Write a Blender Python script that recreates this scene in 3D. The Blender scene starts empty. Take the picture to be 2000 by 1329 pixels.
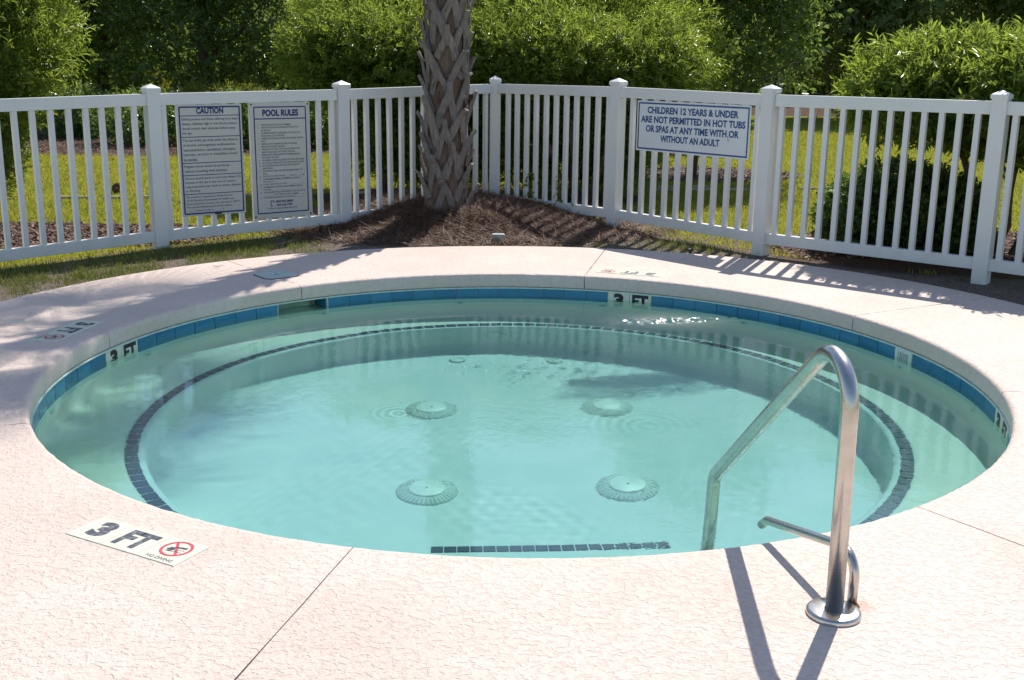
import bpy, bmesh, math, random
import numpy as np
from mathutils import Vector, Matrix

random.seed(7)
rng = np.random.default_rng(11)
SC = bpy.context.scene
COL = SC.collection
PI = math.pi
rad = math.radians

# ------------------------------------------------------------------ camera, sky, sun, exposure
cam = bpy.data.cameras.new('camera')
cam_ob = bpy.data.objects.new('camera', cam)
COL.objects.link(cam_ob)
SC.camera = cam_ob
cam.sensor_width = 36.0
cam.lens = 39.09
cam.clip_end = 2000
cam.clip_start = 0.05
_pit, _rol = 0.248561, 0.0127787
_f = Vector((0, math.cos(_pit), -math.sin(_pit)))
_r0 = Vector((1, 0, 0)); _u0 = Vector((0, math.sin(_pit), math.cos(_pit)))
_r = math.cos(_rol) * _r0 + math.sin(_rol) * _u0
_u = -math.sin(_rol) * _r0 + math.cos(_rol) * _u0
_m = Matrix((_r, _u, -_f)).transposed().to_4x4()
_m.translation = Vector((0, 0, 1.4725))
cam_ob.matrix_world = _m

SUN_EL, SUN_AZ = rad(50), rad(66)            # azimuth counted from +x, anticlockwise
world = bpy.data.worlds.new('World'); SC.world = world; world.use_nodes = True
sky = world.node_tree.nodes.new('ShaderNodeTexSky')
sky.sky_type = 'NISHITA'; sky.sun_disc = False
sky.sun_elevation = SUN_EL; sky.sun_rotation = PI / 2 - SUN_AZ
sky.air_density = 1.0; sky.dust_density = 0.6; sky.ozone_density = 1.0
world.node_tree.links.new(sky.outputs[0], world.node_tree.nodes['Background'].inputs[0])
world.node_tree.nodes['Background'].inputs[1].default_value = 0.118
sun = bpy.data.lights.new('sun', 'SUN'); sun.energy = 4.3; sun.angle = rad(0.5); sun.color = (1.0, 0.945, 0.87)
sun.cycles.is_caustics_light = True
sun_ob = bpy.data.objects.new('sun', sun); COL.objects.link(sun_ob)
_d = Vector((-math.cos(SUN_EL) * math.cos(SUN_AZ), -math.cos(SUN_EL) * math.sin(SUN_AZ), -math.sin(SUN_EL)))
sun_ob.rotation_euler = _d.to_track_quat('-Z', 'Y').to_euler()
SC.view_settings.view_transform = 'Standard'
SC.view_settings.look = 'None'
SC.view_settings.exposure = 0.42
SC.view_settings.gamma = 1.0
SC.cycles.max_bounces = 10
SC.cycles.transmission_bounces = 8
SC.cycles.diffuse_bounces = 4
SC.cycles.transparent_max_bounces = 12
SC.cycles.sample_clamp_indirect = 6.0

# ------------------------------------------------------------------ measured places (metres)
CX, CY = 0.042, 5.414           # centre of the spa
R_RIM, R_WALL = 2.283, 2.293
WATER = -0.158
OCX, OCY, R_OUT = 0.112, 5.484, 3.41
BENCH_Z, FLOOR_Z, R_BENCH = -0.600, -1.05, 1.913

def pol(a, r, z=0.0):
    return Vector((CX + r * math.cos(rad(a)), CY + r * math.sin(rad(a)), z))

# ------------------------------------------------------------------ node helpers
def new_mat(name):
    m = bpy.data.materials.new(name); m.use_nodes = True
    nt = m.node_tree
    return m, nt, nt.nodes['Principled BSDF']
def N(nt, t, **kw):
    n = nt.nodes.new(t)
    for k, v in kw.items():
        if k in n.inputs: n.inputs[k].default_value = v
        else: setattr(n, k, v)
    return n
def L(nt, a, b): nt.links.new(a, b)
def coords(nt, scale=(1, 1, 1), kind='Object'):
    tc = N(nt, 'ShaderNodeTexCoord'); mp = N(nt, 'ShaderNodeMapping')
    mp.inputs['Scale'].default_value = scale
    L(nt, tc.outputs[kind], mp.inputs[0]); return mp.outputs[0]
def noise(nt, vec, scale, detail=4, rough=0.55, dist=0.0):
    n = N(nt, 'ShaderNodeTexNoise'); n.inputs['Scale'].default_value = scale
    n.inputs['Detail'].default_value = detail; n.inputs['Roughness'].default_value = rough
    n.inputs['Distortion'].default_value = dist
    L(nt, vec, n.inputs['Vector']); return n.outputs[0]
def ramp(nt, fac, stops, interp='LINEAR'):
    r = N(nt, 'ShaderNodeValToRGB'); cr = r.color_ramp; cr.interpolation = interp
    while len(cr.elements) < len(stops): cr.elements.new(0.5)
    for e, (p, c) in zip(cr.elements, stops):
        e.position = p; e.color = (*c, 1) if len(c) == 3 else c
    L(nt, fac, r.inputs[0]); return r.outputs[0]
def g3(v): return (v, v, v)
def mixc(nt, fac, a, b, mode='MIX'):
    m = N(nt, 'ShaderNodeMix', data_type='RGBA', blend_type=mode)
    for sock, val in ((0, fac), (6, a), (7, b)):
        if hasattr(val, 'default_value') or hasattr(val, 'is_linked'): L(nt, val, m.inputs[sock])
        elif isinstance(val, (int, float)): m.inputs[sock].default_value = val
        else: m.inputs[sock].default_value = (*val, 1)
    return m.outputs[2]
def math_n(nt, op, a, b=None, c=None, clamp=False):
    m = N(nt, 'ShaderNodeMath', operation=op); m.use_clamp = clamp
    for i, v in enumerate((a, b, c)):
        if v is None: continue
        if isinstance(v, (int, float)): m.inputs[i].default_value = v
        else: L(nt, v, m.inputs[i])
    return m.outputs[0]
def bump(nt, h, dist, strength=1.0, normal=None):
    b = N(nt, 'ShaderNodeBump'); b.inputs['Distance'].default_value = dist; b.inputs['Strength'].default_value = strength
    L(nt, h, b.inputs['Height'])
    if normal: L(nt, normal, b.inputs['Normal'])
    return b.outputs[0]
def simple(name, col, rough=0.6, metal=0.0, var=0.0, vscale=8, bmp=0.0, bscale=60, spec=0.5):
    m, nt, b = new_mat(name)
    b.inputs['Roughness'].default_value = rough; b.inputs['Metallic'].default_value = metal
    b.inputs['Specular IOR Level'].default_value = spec
    v = coords(nt)
    if var:
        c = ramp(nt, noise(nt, v, vscale, 5), [(0.3, tuple(x * (1 - var) for x in col)), (0.7, tuple(min(1, x * (1 + var)) for x in col))])
        L(nt, c, b.inputs['Base Color'])
    else: b.inputs['Base Color'].default_value = (*col, 1)
    if bmp: L(nt, bump(nt, noise(nt, v, bscale, 4), bmp), b.inputs['Normal'])
    return m

# ------------------------------------------------------------------ mesh helpers
def link(name, me, mat=None, parent=None, smooth=False):
    o = bpy.data.objects.new(name, me); COL.objects.link(o)
    if mat is not None and not me.materials: me.materials.append(mat)
    if parent is not None: o.parent = parent
    if smooth: me.polygons.foreach_set('use_smooth', [True] * len(me.polygons))
    return o
def bmobj(name, bm, mat, parent=None, smooth=False, recalc=True):
    if recalc: bmesh.ops.recalc_face_normals(bm, faces=bm.faces)
    me = bpy.data.meshes.new(name); bm.to_mesh(me); bm.free()
    return link(name, me, mat, parent, smooth)
def tag(o, label=None, cat=None, group=None, kind=None):
    if label: o['label'] = label
    if cat: o['category'] = cat
    if group: o['group'] = group
    if kind: o['kind'] = kind
    return o
def empty(name, loc=(0, 0, 0), rot=None):
    o = bpy.data.objects.new(name, None); COL.objects.link(o); o.empty_display_size = 0.1
    o.matrix_world = (Matrix.Translation(loc) @ (rot.to_4x4() if rot is not None else Matrix.Identity(4)))
    return o
def copy_tree(o, parent=None):
    c = o.copy(); COL.objects.link(c); c.parent = parent
    for ch in list(o.children): copy_tree(ch, c)
    return c
def frame(x, y):
    x = Vector(x).normalized(); y = Vector(y).normalized(); z = x.cross(y)
    return Matrix((x, y, z)).transposed()
def bbox(bm, c, s, rot=None, bev=0.0):
    r = bmesh.ops.create_cube(bm, size=1.0)
    vs = r['verts']
    M = Matrix.Translation(c) @ (rot.to_4x4() if rot is not None else Matrix.Identity(4)) @ Matrix.Diagonal((*s, 1))
    bmesh.ops.transform(bm, matrix=M, verts=vs)
    if bev:
        es = list({e for v in vs for e in v.link_edges})
        bmesh.ops.bevel(bm, geom=es, offset=bev, segments=2, affect='EDGES', profile=0.6)
def revolve_bm(prof, n=128, a0=0.0, a1=360.0, c=(0, 0), closed_ends=False):
    bm = bmesh.new(); full = abs(a1 - a0) >= 359.99
    m = n if full else n + 1
    rings = []
    for r, z in prof:
        rings.append([bm.verts.new((c[0] + r * math.cos(rad(a0 + (a1 - a0) * i / n)), c[1] + r * math.sin(rad(a0 + (a1 - a0) * i / n)), z)) for i in range(m)])
    for A, B in zip(rings, rings[1:]):
        for i in range(n if full else n):
            j = (i + 1) % m
            bm.faces.new((A[i], A[j], B[j], B[i]))
    return bm, rings
def fillet(pts, radii, seg=10):
    pts = [Vector(p) for p in pts]; out = [pts[0]]
    for i in range(1, len(pts) - 1):
        a, b, c = pts[i - 1], pts[i], pts[i + 1]
        r = radii[i - 1]
        u = (a - b).normalized(); v = (c - b).normalized(); ang = u.angle(v)
        d = r / math.tan(ang / 2); d = min(d, (a - b).length * 0.95, (c - b).length * 0.95); rr = d * math.tan(ang / 2)
        cen = b + (u + v).normalized() * (rr / math.sin(ang / 2))
        p0 = b + u * d; p1 = b + v * d
        e0 = p0 - cen; e1 = p1 - cen; tot = e0.angle(e1)
        ax = e0.cross(e1).normalized()
        for k in range(seg + 1):
            out.append(cen + Matrix.Rotation(tot * k / seg, 3, ax) @ e0)
    out.append(pts[-1]); return out
def tube(bm, path, radius, n=24, cap=True, taper=None):
    path = [Vector(p) for p in path]; rings = []
    t0 = (path[1] - path[0]).normalized()
    nrm = t0.orthogonal().normalized()
    for i, p in enumerate(path):
        if i == 0: t = t0
        elif i == len(path) - 1: t = (path[-1] - path[-2]).normalized()
        else: t = ((path[i + 1] - p).normalized() + (p - path[i - 1]).normalized()).normalized()
        nrm = (nrm - t * nrm.dot(t)).normalized(); bn = t.cross(nrm)
        r = radius if taper is None else taper[i]
        rings.append([bm.verts.new(p + r * (math.cos(2 * PI * k / n) * nrm + math.sin(2 * PI * k / n) * bn)) for k in range(n)])
    for A, B in zip(rings, rings[1:]):
        for k in range(n): bm.faces.new((A[k], A[(k + 1) % n], B[(k + 1) % n], B[k]))
    if cap: bm.faces.new(rings[0][::-1]); bm.faces.new(rings[-1])
    return rings

def text_mesh(name, txt, mat, parent, x0, y0, w, h, z=0.0, bold=0.0, align='LEFT', depth=0.0, wide=None):
    """lettering fitted into a box (x0,y0 lower left, w by h) in the parent's local xy plane"""
    cu = bpy.data.curves.new('txt', 'FONT'); cu.body = txt; cu.size = 1.0; cu.resolution_u = 3
    cu.align_x = align; cu.offset = bold; cu.space_line = 0.95 if wide is None else wide
    cu.fill_mode = 'FRONT' if depth == 0 else 'BOTH'; cu.extrude = depth
    o = bpy.data.objects.new('txt', cu); COL.objects.link(o)
    dg = bpy.context.evaluated_depsgraph_get(); dg.update()
    me = bpy.data.meshes.new_from_object(o.evaluated_get(dg))
    bpy.data.objects.remove(o)
    co = np.empty(len(me.vertices) * 3, dtype=np.float32); me.vertices.foreach_get('co', co); co = co.reshape(-1, 3)
    lo, hi = co.min(0), co.max(0); s = hi - lo; s[s == 0] = 1
    co[:, 0] = x0 + (co[:, 0] - lo[0]) / s[0] * w
    co[:, 1] = y0 + (co[:, 1] - lo[1]) / s[1] * h
    co[:, 2] = z + (co[:, 2] - lo[2]) * (1 if depth else 0)
    me.vertices.foreach_set('co', co.ravel()); me.materials.clear(); me.update()
    me.name = name
    return link(name, me, mat, parent)

# ------------------------------------------------------------------ materials
def deck_material():
    m, nt, b = new_mat('pink_knockdown_concrete')
    v = coords(nt)
    big = noise(nt, v, 1.3, 5); med = noise(nt, v, 9, 4)
    c = ramp(nt, big, [(0.3, (0.62, 0.495, 0.425)), (0.7, (0.71, 0.585, 0.51))])
    c = mixc(nt, math_n(nt, 'MULTIPLY', ramp(nt, med, [(0.45, g3(0)), (0.75, g3(1))]), 0.35), c, (0.72, 0.63, 0.56))
    blot = ramp(nt, noise(nt, v, 0.8, 6, 0.7, 0.5), [(0.50, g3(0)), (0.72, g3(1))]); c = mixc(nt, math_n(nt, 'MULTIPLY', blot, 0.22), c, (0.46, 0.36, 0.30))
    # trowelled plateaus over open hollows
    vv = coords(nt, (1.0, 1.35, 1.0))
    n1 = noise(nt, vv, 36, 3, 0.5, 0.6)
    n2 = noise(nt, vv, 85, 2, 0.5, 0.4)
    plate = ramp(nt, n1, [(0.40, g3(0)), (0.50, g3(1))])
    fine = ramp(nt, n2, [(0.38, g3(0)), (0.50, g3(1))])
    h = math_n(nt, 'ADD', math_n(nt, 'MULTIPLY', plate, 0.9), math_n(nt, 'MULTIPLY', fine, 0.55))
    grit = noise(nt, v, 420, 2)
    h = math_n(nt, 'ADD', h, math_n(nt, 'MULTIPLY', grit, 0.25))
    gn = N(nt, 'ShaderNodeNewGeometry'); sz = N(nt, 'ShaderNodeSeparateXYZ'); L(nt, gn.outputs['True Normal'], sz.inputs[0])
    flat = math_n(nt, 'ADD', 0.18, math_n(nt, 'MULTIPLY', ramp(nt, sz.outputs['Z'], [(0.5, g3(0)), (0.9, g3(1))]), 0.82))
    bn = N(nt, 'ShaderNodeBump'); bn.inputs['Distance'].default_value = 0.0017; L(nt, h, bn.inputs['Height']); L(nt, flat, bn.inputs['Strength'])
    L(nt, bn.outputs[0], b.inputs['Normal'])
    # grime held in the hollows, small stains
    hol = math_n(nt, 'SUBTRACT', 1.0, plate)
    c = mixc(nt, math_n(nt, 'MULTIPLY', hol, 0.15), c, (0.36, 0.27, 0.24))
    st = ramp(nt, noise(nt, v, 210, 2), [(0.70, g3(0)), (0.78, g3(1))])
    c = mixc(nt, math_n(nt, 'MULTIPLY', st, 0.35), c, (0.22, 0.15, 0.12))
    sp_ = N(nt, 'ShaderNodeSeparateXYZ'); L(nt, v, sp_.inputs[0])
    for (sx, sy, sr, amt, col) in ((0.985, 2.835, 0.055, 0.55, (0.42, 0.20, 0.11)), (-0.35, 2.72, 0.30, 0.16, (0.40, 0.30, 0.24)), (1.6, 3.1, 0.35, 0.14, (0.42, 0.33, 0.27)), (-1.75, 4.1, 0.35, 0.16, (0.40, 0.31, 0.26)), (2.3, 7.0, 0.3, 0.2, (0.38, 0.30, 0.25))):
        dx = math_n(nt, 'SUBTRACT', sp_.outputs['X'], sx); dy = math_n(nt, 'SUBTRACT', sp_.outputs['Y'], sy)
        dd = math_n(nt, 'SQRT', math_n(nt, 'ADD', math_n(nt, 'MULTIPLY', dx, dx), math_n(nt, 'MULTIPLY', dy, dy)))
        mk = math_n(nt, 'MULTIPLY', math_n(nt, 'SUBTRACT', 1.0, math_n(nt, 'DIVIDE', dd, sr), clamp=True), math_n(nt, 'MULTIPLY', med, 2.0 * amt), clamp=True)
        c = mixc(nt, mk, c, col)
    L(nt, c, b.inputs['Base Color'])
    b.inputs['Roughness'].default_value = 0.62; b.inputs['Specular IOR Level'].default_value = 0.35
    return m
M_DECK = deck_material()
M_JOINT = simple('dark_joint_filler', (0.13, 0.085, 0.07), 0.9, var=0.3, vscale=30)

def plaster_material(lo=(0.72, 0.73, 0.63), hi=(0.82, 0.80, 0.70)):
    m, nt, b = new_mat('pool_plaster'); v = coords(nt)
    c = ramp(nt, noise(nt, v, 3.0, 6, 0.6), [(0.3, lo), (0.7, hi)])
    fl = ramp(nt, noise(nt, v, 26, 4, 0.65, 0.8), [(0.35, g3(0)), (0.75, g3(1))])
    c = mixc(nt, math_n(nt, 'MULTIPLY', fl, 0.26), c, (0.60, 0.66, 0.60))  # mottle painted into the plaster colour, standing for caustic light ripples
    L(nt, c, b.inputs['Base Color']); b.inputs['Roughness'].default_value = 0.75
    return m
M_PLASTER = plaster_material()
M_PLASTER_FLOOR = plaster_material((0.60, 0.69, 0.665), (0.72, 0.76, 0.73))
M_GROUT = simple('pale_grout', (0.56, 0.70, 0.60), 0.8, var=0.15, vscale=20)

def tile_material(name, a, c2, rough=0.12):
    m, nt, b = new_mat(name); v = coords(nt)
    oi = N(nt, 'ShaderNodeObjectInfo')
    base = ramp(nt, oi.outputs['Random'], [(0.0, a), (1.0, c2)])
    cl = ramp(nt, noise(nt, v, 25, 4), [(0.3, g3(0)), (0.8, g3(1))])
    base = mixc(nt, math_n(nt, 'MULTIPLY', cl, 0.35), base, tuple(min(1, x * 1.35) for x in a))
    L(nt, base, b.inputs['Base Color']); b.inputs['Roughness'].default_value = rough
    return m
M_BLUE = tile_material('blue_glazed_tile', (0.016, 0.15, 0.27), (0.035, 0.21, 0.34))
M_NAVY = tile_material('navy_tile', (0.045, 0.062, 0.10), (0.085, 0.10, 0.145), 0.3)
M_WTILE = simple('white_tile', (0.68, 0.68, 0.53), 0.4, var=0.04, vscale=12)
M_BLACK = simple('black_print', (0.012, 0.014, 0.022), 0.5)
def worn_print(name, col, hole):
    m, nt, b = new_mat(name); v = coords(nt, kind='Object')
    w = ramp(nt, noise(nt, v, 90, 5, 0.7), [(0.52, g3(0)), (0.68, g3(1))])
    L(nt, mixc(nt, math_n(nt, 'MULTIPLY', w, hole), col, (0.55, 0.55, 0.52)), b.inputs['Base Color']); b.inputs['Roughness'].default_value = 0.6
    return m
M_WORN = worn_print('worn_slate_print', (0.055, 0.06, 0.085), 0.6)
M_RED = worn_print('worn_red_print', (0.55, 0.04, 0.07), 0.3)
M_NAVYPRINT = simple('navy_print', (0.012, 0.022, 0.16), 0.4)
M_BLUEPRINT = simple('blue_print', (0.018, 0.075, 0.24), 0.4)
M_GREYPRINT = simple('small_grey_print', (0.07, 0.075, 0.14), 0.5)
M_SIGN = simple('sign_enamel', (0.58, 0.58, 0.52), 0.35, var=0.04, vscale=3)
M_SIGN_W = simple('white_sign_enamel', (0.76, 0.77, 0.78), 0.35, var=0.03, vscale=3)
M_RUST = simple('rusty_screw', (0.05, 0.03, 0.025), 0.8)
def vinyl():
    m, nt, b = new_mat('white_vinyl'); v = coords(nt)
    c = ramp(nt, noise(nt, v, 2.5, 5), [(0.3, (0.73, 0.73, 0.71)), (0.75, (0.80, 0.79, 0.76))])
    d = ramp(nt, noise(nt, coords(nt, (1, 1, 3)), 14, 6, 0.75), [(0.66, g3(0)), (0.80, g3(1))])
    sep = N(nt, 'ShaderNodeSeparateXYZ'); tc = N(nt, 'ShaderNodeNewGeometry'); L(nt, tc.outputs['Position'], sep.inputs[0])
    low = math_n(nt, 'MULTIPLY', math_n(nt, 'SUBTRACT', 0.35, sep.outputs['Z'], clamp=True), 2.2, clamp=True)
    alg = ramp(nt, noise(nt, v, 3.0, 5, 0.7), [(0.45, g3(0)), (0.7, g3(1))]); c = mixc(nt, math_n(nt, 'MULTIPLY', math_n(nt, 'MULTIPLY', alg, low), 0.45), c, (0.42, 0.45, 0.34))
    c = mixc(nt, math_n(nt, 'MULTIPLY', d, math_n(nt, 'ADD', math_n(nt, 'MULTIPLY', low, 1.3), 0.10)), c, (0.20, 0.17, 0.13))
    L(nt, c, b.inputs['Base Color']); b.inputs['Roughness'].default_value = 0.38
    return m
M_VINYL = vinyl()
def steel():
    m, nt, b = new_mat('brushed_stainless_steel')
    v = coords(nt, (1, 1, 1))
    c = ramp(nt, noise(nt, v, 9, 6, 0.7), [(0.3, (0.50, 0.47, 0.43)), (0.75, (0.66, 0.64, 0.61))])
    sp = ramp(nt, noise(nt, v, 75, 3), [(0.70, g3(0)), (0.76, g3(1))])
    c = mixc(nt, math_n(nt, 'MULTIPLY', sp, 0.5), c, (0.16, 0.07, 0.03))
    L(nt, c, b.inputs['Base Color']); b.inputs['Metallic'].default_value = 1.0
    r = ramp(nt, noise(nt, v, 14, 5, 0.7), [(0.3, g3(0.22)), (0.8, g3(0.33))]); L(nt, r, b.inputs['Roughness'])
    L(nt, bump(nt, noise(nt, coords(nt, (1, 1, 0.03)), 700, 2), 0.0001, 0.5), b.inputs['Normal'])
    return m
M_STEEL = steel()

def leaf_material(name, stops, transl=0.35, rough=0.35, tcol=(0.30, 0.36, 0.03)):
    m, nt, b = new_mat(name); nt.nodes.remove(b)
    out = nt.nodes['Material Output']
    geo = N(nt, 'ShaderNodeNewGeometry')
    col = ramp(nt, geo.outputs['Random Per Island'], stops)
    pb = N(nt, 'ShaderNodeBsdfPrincipled'); L(nt, col, pb.inputs['Base Color'])
    pb.inputs['Roughness'].default_value = rough; pb.inputs['Specular IOR Level'].default_value = 0.5
    tr = N(nt, 'ShaderNodeBsdfTranslucent')
    tc = mixc(nt, 0.55, col, tcol); L(nt, tc, tr.inputs[0])
    mx = N(nt, 'ShaderNodeMixShader'); mx.inputs[0].default_value = transl
    L(nt, pb.outputs[0], mx.inputs[1]); L(nt, tr.outputs[0], mx.inputs[2]); L(nt, mx.outputs[0], out.inputs[0])
    return m
M_LEAF_A = leaf_material('willowy_leaf', [(0, (0.045, 0.095, 0.014)), (0.5, (0.09, 0.16, 0.022)), (1, (0.19, 0.25, 0.045))], 0.52, 0.28, (0.58, 0.72, 0.09))
M_LEAF_B = leaf_material('dark_glossy_leaf', [(0, (0.034, 0.08, 0.024)), (0.6, (0.072, 0.135, 0.038)), (1, (0.13, 0.19, 0.055))], 0.5, 0.3, (0.32, 0.45, 0.07))
M_LEAF_C = leaf_material('woodland_leaf', [(0, (0.055, 0.11, 0.04)), (0.6, (0.10, 0.165, 0.055)), (1, (0.16, 0.22, 0.08))], 0.5, 0.45, (0.36, 0.46, 0.10))
M_LEAF_D = leaf_material('yellow_green_leaf', [(0, (0.08, 0.12, 0.015)), (1, (0.18, 0.21, 0.03))], 0.5, 0.6, (0.50, 0.52, 0.06))
M_GRASS = leaf_material('grass_blade', [(0, (0.12, 0.16, 0.016)), (0.6, (0.22, 0.245, 0.028)), (1, (0.38, 0.33, 0.09))], 0.5, 0.6, (0.56, 0.56, 0.04))
M_TURF = leaf_material('patchy_turf_blade', [(0, (0.06, 0.105, 0.016)), (0.6, (0.12, 0.175, 0.026)), (1, (0.25, 0.235, 0.08))], 0.4, 0.6, (0.30, 0.30, 0.05))
M_STRAW = leaf_material('pine_straw', [(0, (0.065, 0.030, 0.018)), (0.6, (0.155, 0.078, 0.045)), (1, (0.33, 0.20, 0.13))], 0.12, 0.6, (0.2, 0.1, 0.05))
M_CHIP = leaf_material('bark_chip', [(0, (0.06, 0.032, 0.022)), (0.6, (0.15, 0.085, 0.06)), (1, (0.30, 0.20, 0.15))], 0.0, 0.8)
M_BARK = simple('grey_brown_bark', (0.085, 0.062, 0.045), 0.9, var=0.35, vscale=14, bmp=0.01, bscale=30)
M_FROND = leaf_material('palm_frond', [(0, (0.04, 0.08, 0.02)), (1, (0.08, 0.13, 0.03))], 0.3, 0.4, (0.2, 0.3, 0.05))
def fibre(name, a, c2, sc=(1, 1, 0.12)):
    m, nt, b = new_mat(name); v = coords(nt, sc)
    oi = N(nt, 'ShaderNodeObjectInfo')
    n = noise(nt, v, 60, 5, 0.7)
    c = ramp(nt, n, [(0.25, a), (0.75, c2)])
    c = mixc(nt, math_n(nt, 'MULTIPLY', oi.outputs['Random'], 0.5), c, (0.17, 0.155, 0.15))
    L(nt, c, b.inputs['Base Color']); b.inputs['Roughness'].default_value = 0.85
    crk = ramp(nt, noise(nt, coords(nt, (1, 1, 0.2)), 130, 3, 0.6), [(0.36, g3(0)), (0.46, g3(1))]); L(nt, bump(nt, math_n(nt, 'ADD', n, math_n(nt, 'MULTIPLY', crk, 0.4)), 0.008), b.inputs['Normal']); return m
M_BOOT = fibre('weathered_leaf_boot', (0.12, 0.097, 0.082), (0.38, 0.325, 0.285))
M_TRUNK = fibre('fibrous_palm_trunk', (0.07, 0.046, 0.033), (0.26, 0.175, 0.125))

# ------------------------------------------------------------------ ground
def gnoise(x, y, s, seed=0):
    r = np.random.default_rng(100 + seed); out = 0
    for k in range(5):
        a, b_, p = r.normal(size=2), None, r.uniform(0, 6.28)
        out = out + np.sin(s * (a[0] * x + a[1] * y) + p)
    return out / 5
def ground_z(x, y):
    x = np.asarray(x, float); y = np.asarray(y, float)
    base = -0.030 - 0.05 * np.clip((-x - 1.2) / 2.5, 0, 1)
    mound = 0.20 * np.exp(-(((x + 0.55) / 1.15) ** 2 + ((y - 10.55) / 0.95) ** 2) ** 1.2)
    mound += 0.035 * np.exp(-(((x + 0.25) / 0.5) ** 2 + ((y - 9.75) / 0.35) ** 2))
    z = base + mound + 0.008 * gnoise(x, y, 2.2, 1) + 0.012 * gnoise(x, y, 0.7, 2) * np.clip((y - 10) / 4, 0, 1)
    return z

def ground_material():
    m, nt, b = new_mat('ground_cover'); v = coords(nt)
    sep = N(nt, 'ShaderNodeSeparateXYZ'); L(nt, v, sep.inputs[0]); X, Y = sep.outputs['X'], sep.outputs['Y']
    wob = noise(nt, v, 1.6, 5, 0.6); wob = math_n(nt, 'SUBTRACT', wob, 0.5)
    fine = noise(nt, v, 70, 4, 0.7); mid = noise(nt, v, 7, 5, 0.6); low = noise(nt, v, 0.55, 4)
    lawn = ramp(nt, fine, [(0.3, (0.14, 0.16, 0.015)), (0.5, (0.27, 0.265, 0.026)), (0.75, (0.40, 0.35, 0.06))])
    lawn = mixc(nt, ramp(nt, low, [(0.42, g3(0)), (0.62, g3(0.55))]), lawn, (0.12, 0.16, 0.02))
    lawn = mixc(nt, ramp(nt, mid, [(0.62, g3(0)), (0.78, g3(0.5))]), lawn, (0.24, 0.17, 0.07))
    soil = ramp(nt, noise(nt, v, 40, 6, 0.75), [(0.3, (0.10, 0.075, 0.055)), (0.55, (0.22, 0.18, 0.145)), (0.75, (0.36, 0.31, 0.26))])
    mulch = ramp(nt, noise(nt, v, 55, 6, 0.8, 1.0), [(0.3, (0.038, 0.023, 0.016)), (0.5, (0.095, 0.058, 0.040)), (0.75, (0.20, 0.135, 0.10))])
    def ell(cx, cy, rx, ry, soft=0.35, w=0.9):
        dx = math_n(nt, 'DIVIDE', math_n(nt, 'SUBTRACT', X, cx), rx); dy = math_n(nt, 'DIVIDE', math_n(nt, 'SUBTRACT', Y, cy), ry)
        d = math_n(nt, 'SQRT', math_n(nt, 'ADD', math_n(nt, 'MULTIPLY', dx, dx), math_n(nt, 'MULTIPLY', dy, dy)))
        d = math_n(nt, 'ADD', d, math_n(nt, 'MULTIPLY', wob, w * 0.6))
        return math_n(nt, 'MULTIPLY', math_n(nt, 'SUBTRACT', 1.0 + soft / 2, d), 1 / soft, clamp=True)
    c = lawn
    for args in SOIL_AREAS: c = mixc(nt, ell(*args), c, soil)
    for args in MULCH_AREAS: c = mixc(nt, ell(*args), c, mulch)
    L(nt, c, b.inputs['Base Color']); b.inputs['Roughness'].default_value = 0.95; b.inputs['Specular IOR Level'].default_value = 0.1
    L(nt, bump(nt, math_n(nt, 'ADD', fine, mid), 0.02), b.inputs['Normal'])
    return m
# ellipses (cx, cy, rx, ry)
SOIL_AREAS = [(0.1, 5.5, 4.6, 4.6, 0.08, 0.12), (1.5, 8.9, 1.9, 0.8), (3.9, 7.4, 1.6, 1.9), (-1.3, 8.95, 0.8, 0.45)]
MULCH_AREAS = [(-0.45, 10.4, 1.75, 1.35, 0.12, 0.4), (-0.4, 12.3, 1.9, 1.1, 0.12, 0.4), (-4.2, 9.6, 1.9, 0.75, 0.12, 0.4), (3.95, 9.1, 1.85, 1.25, 0.12, 0.4),
               (-7.6, 20.5, 6.5, 3.2, 0.1, 0.3), (2.4, 15.2, 1.5, 1.0, 0.15, 0.3), (10, 36.0, 12, 4, 0.1, 0.2), (-3.2, 24.5, 4.5, 4.6, 0.1, 0.2)]
M_GROUND = ground_material()
def ell_in(x, y, e): return ((x - e[0]) / e[2]) ** 2 + ((y - e[1]) / e[3]) ** 2 < 1
def build_ground():
    xs = np.unique(np.concatenate([np.linspace(-400, -40, 10), np.linspace(-40, -8, 17), np.arange(-8, 8.01, 0.16), np.linspace(8, 40, 17), np.linspace(40, 400, 10)]).round(3))
    ys = np.unique(np.concatenate([np.linspace(-60, -4, 8), np.linspace(-4, 7, 24), np.arange(7, 16.01, 0.16), np.linspace(16, 30, 24), np.linspace(30, 60, 12), np.linspace(60, 900, 16)]).round(3))
    X, Y = np.meshgrid(xs, ys); Z = ground_z(X, Y)
    nx, ny = len(xs), len(ys)
    co = np.c_[X.ravel(), Y.ravel(), Z.ravel()]
    idx = np.arange(nx * ny).reshape(ny, nx)
    f = np.stack([idx[:-1, :-1], idx[:-1, 1:], idx[1:, 1:], idx[1:, :-1]], -1).reshape(-1, 4)
    cen = co[f].mean(1); vd = np.hypot(co[f][:, :, 0] - CX, co[f][:, :, 1] - CY)
    keep = vd.max(1) > 2.95
    # nothing of the ground may reach into the basin
    inner = np.hypot(co[:, 0] - CX, co[:, 1] - CY) < 2.95
    f = f[keep & ~inner[f].any(1)]
    me = bpy.data.meshes.new('ground'); me.from_pydata(co.tolist(), [], f.tolist()); me.update()
    o = link('ground', me, M_GROUND, smooth=True); tag(o, kind='structure')
build_ground()

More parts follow.
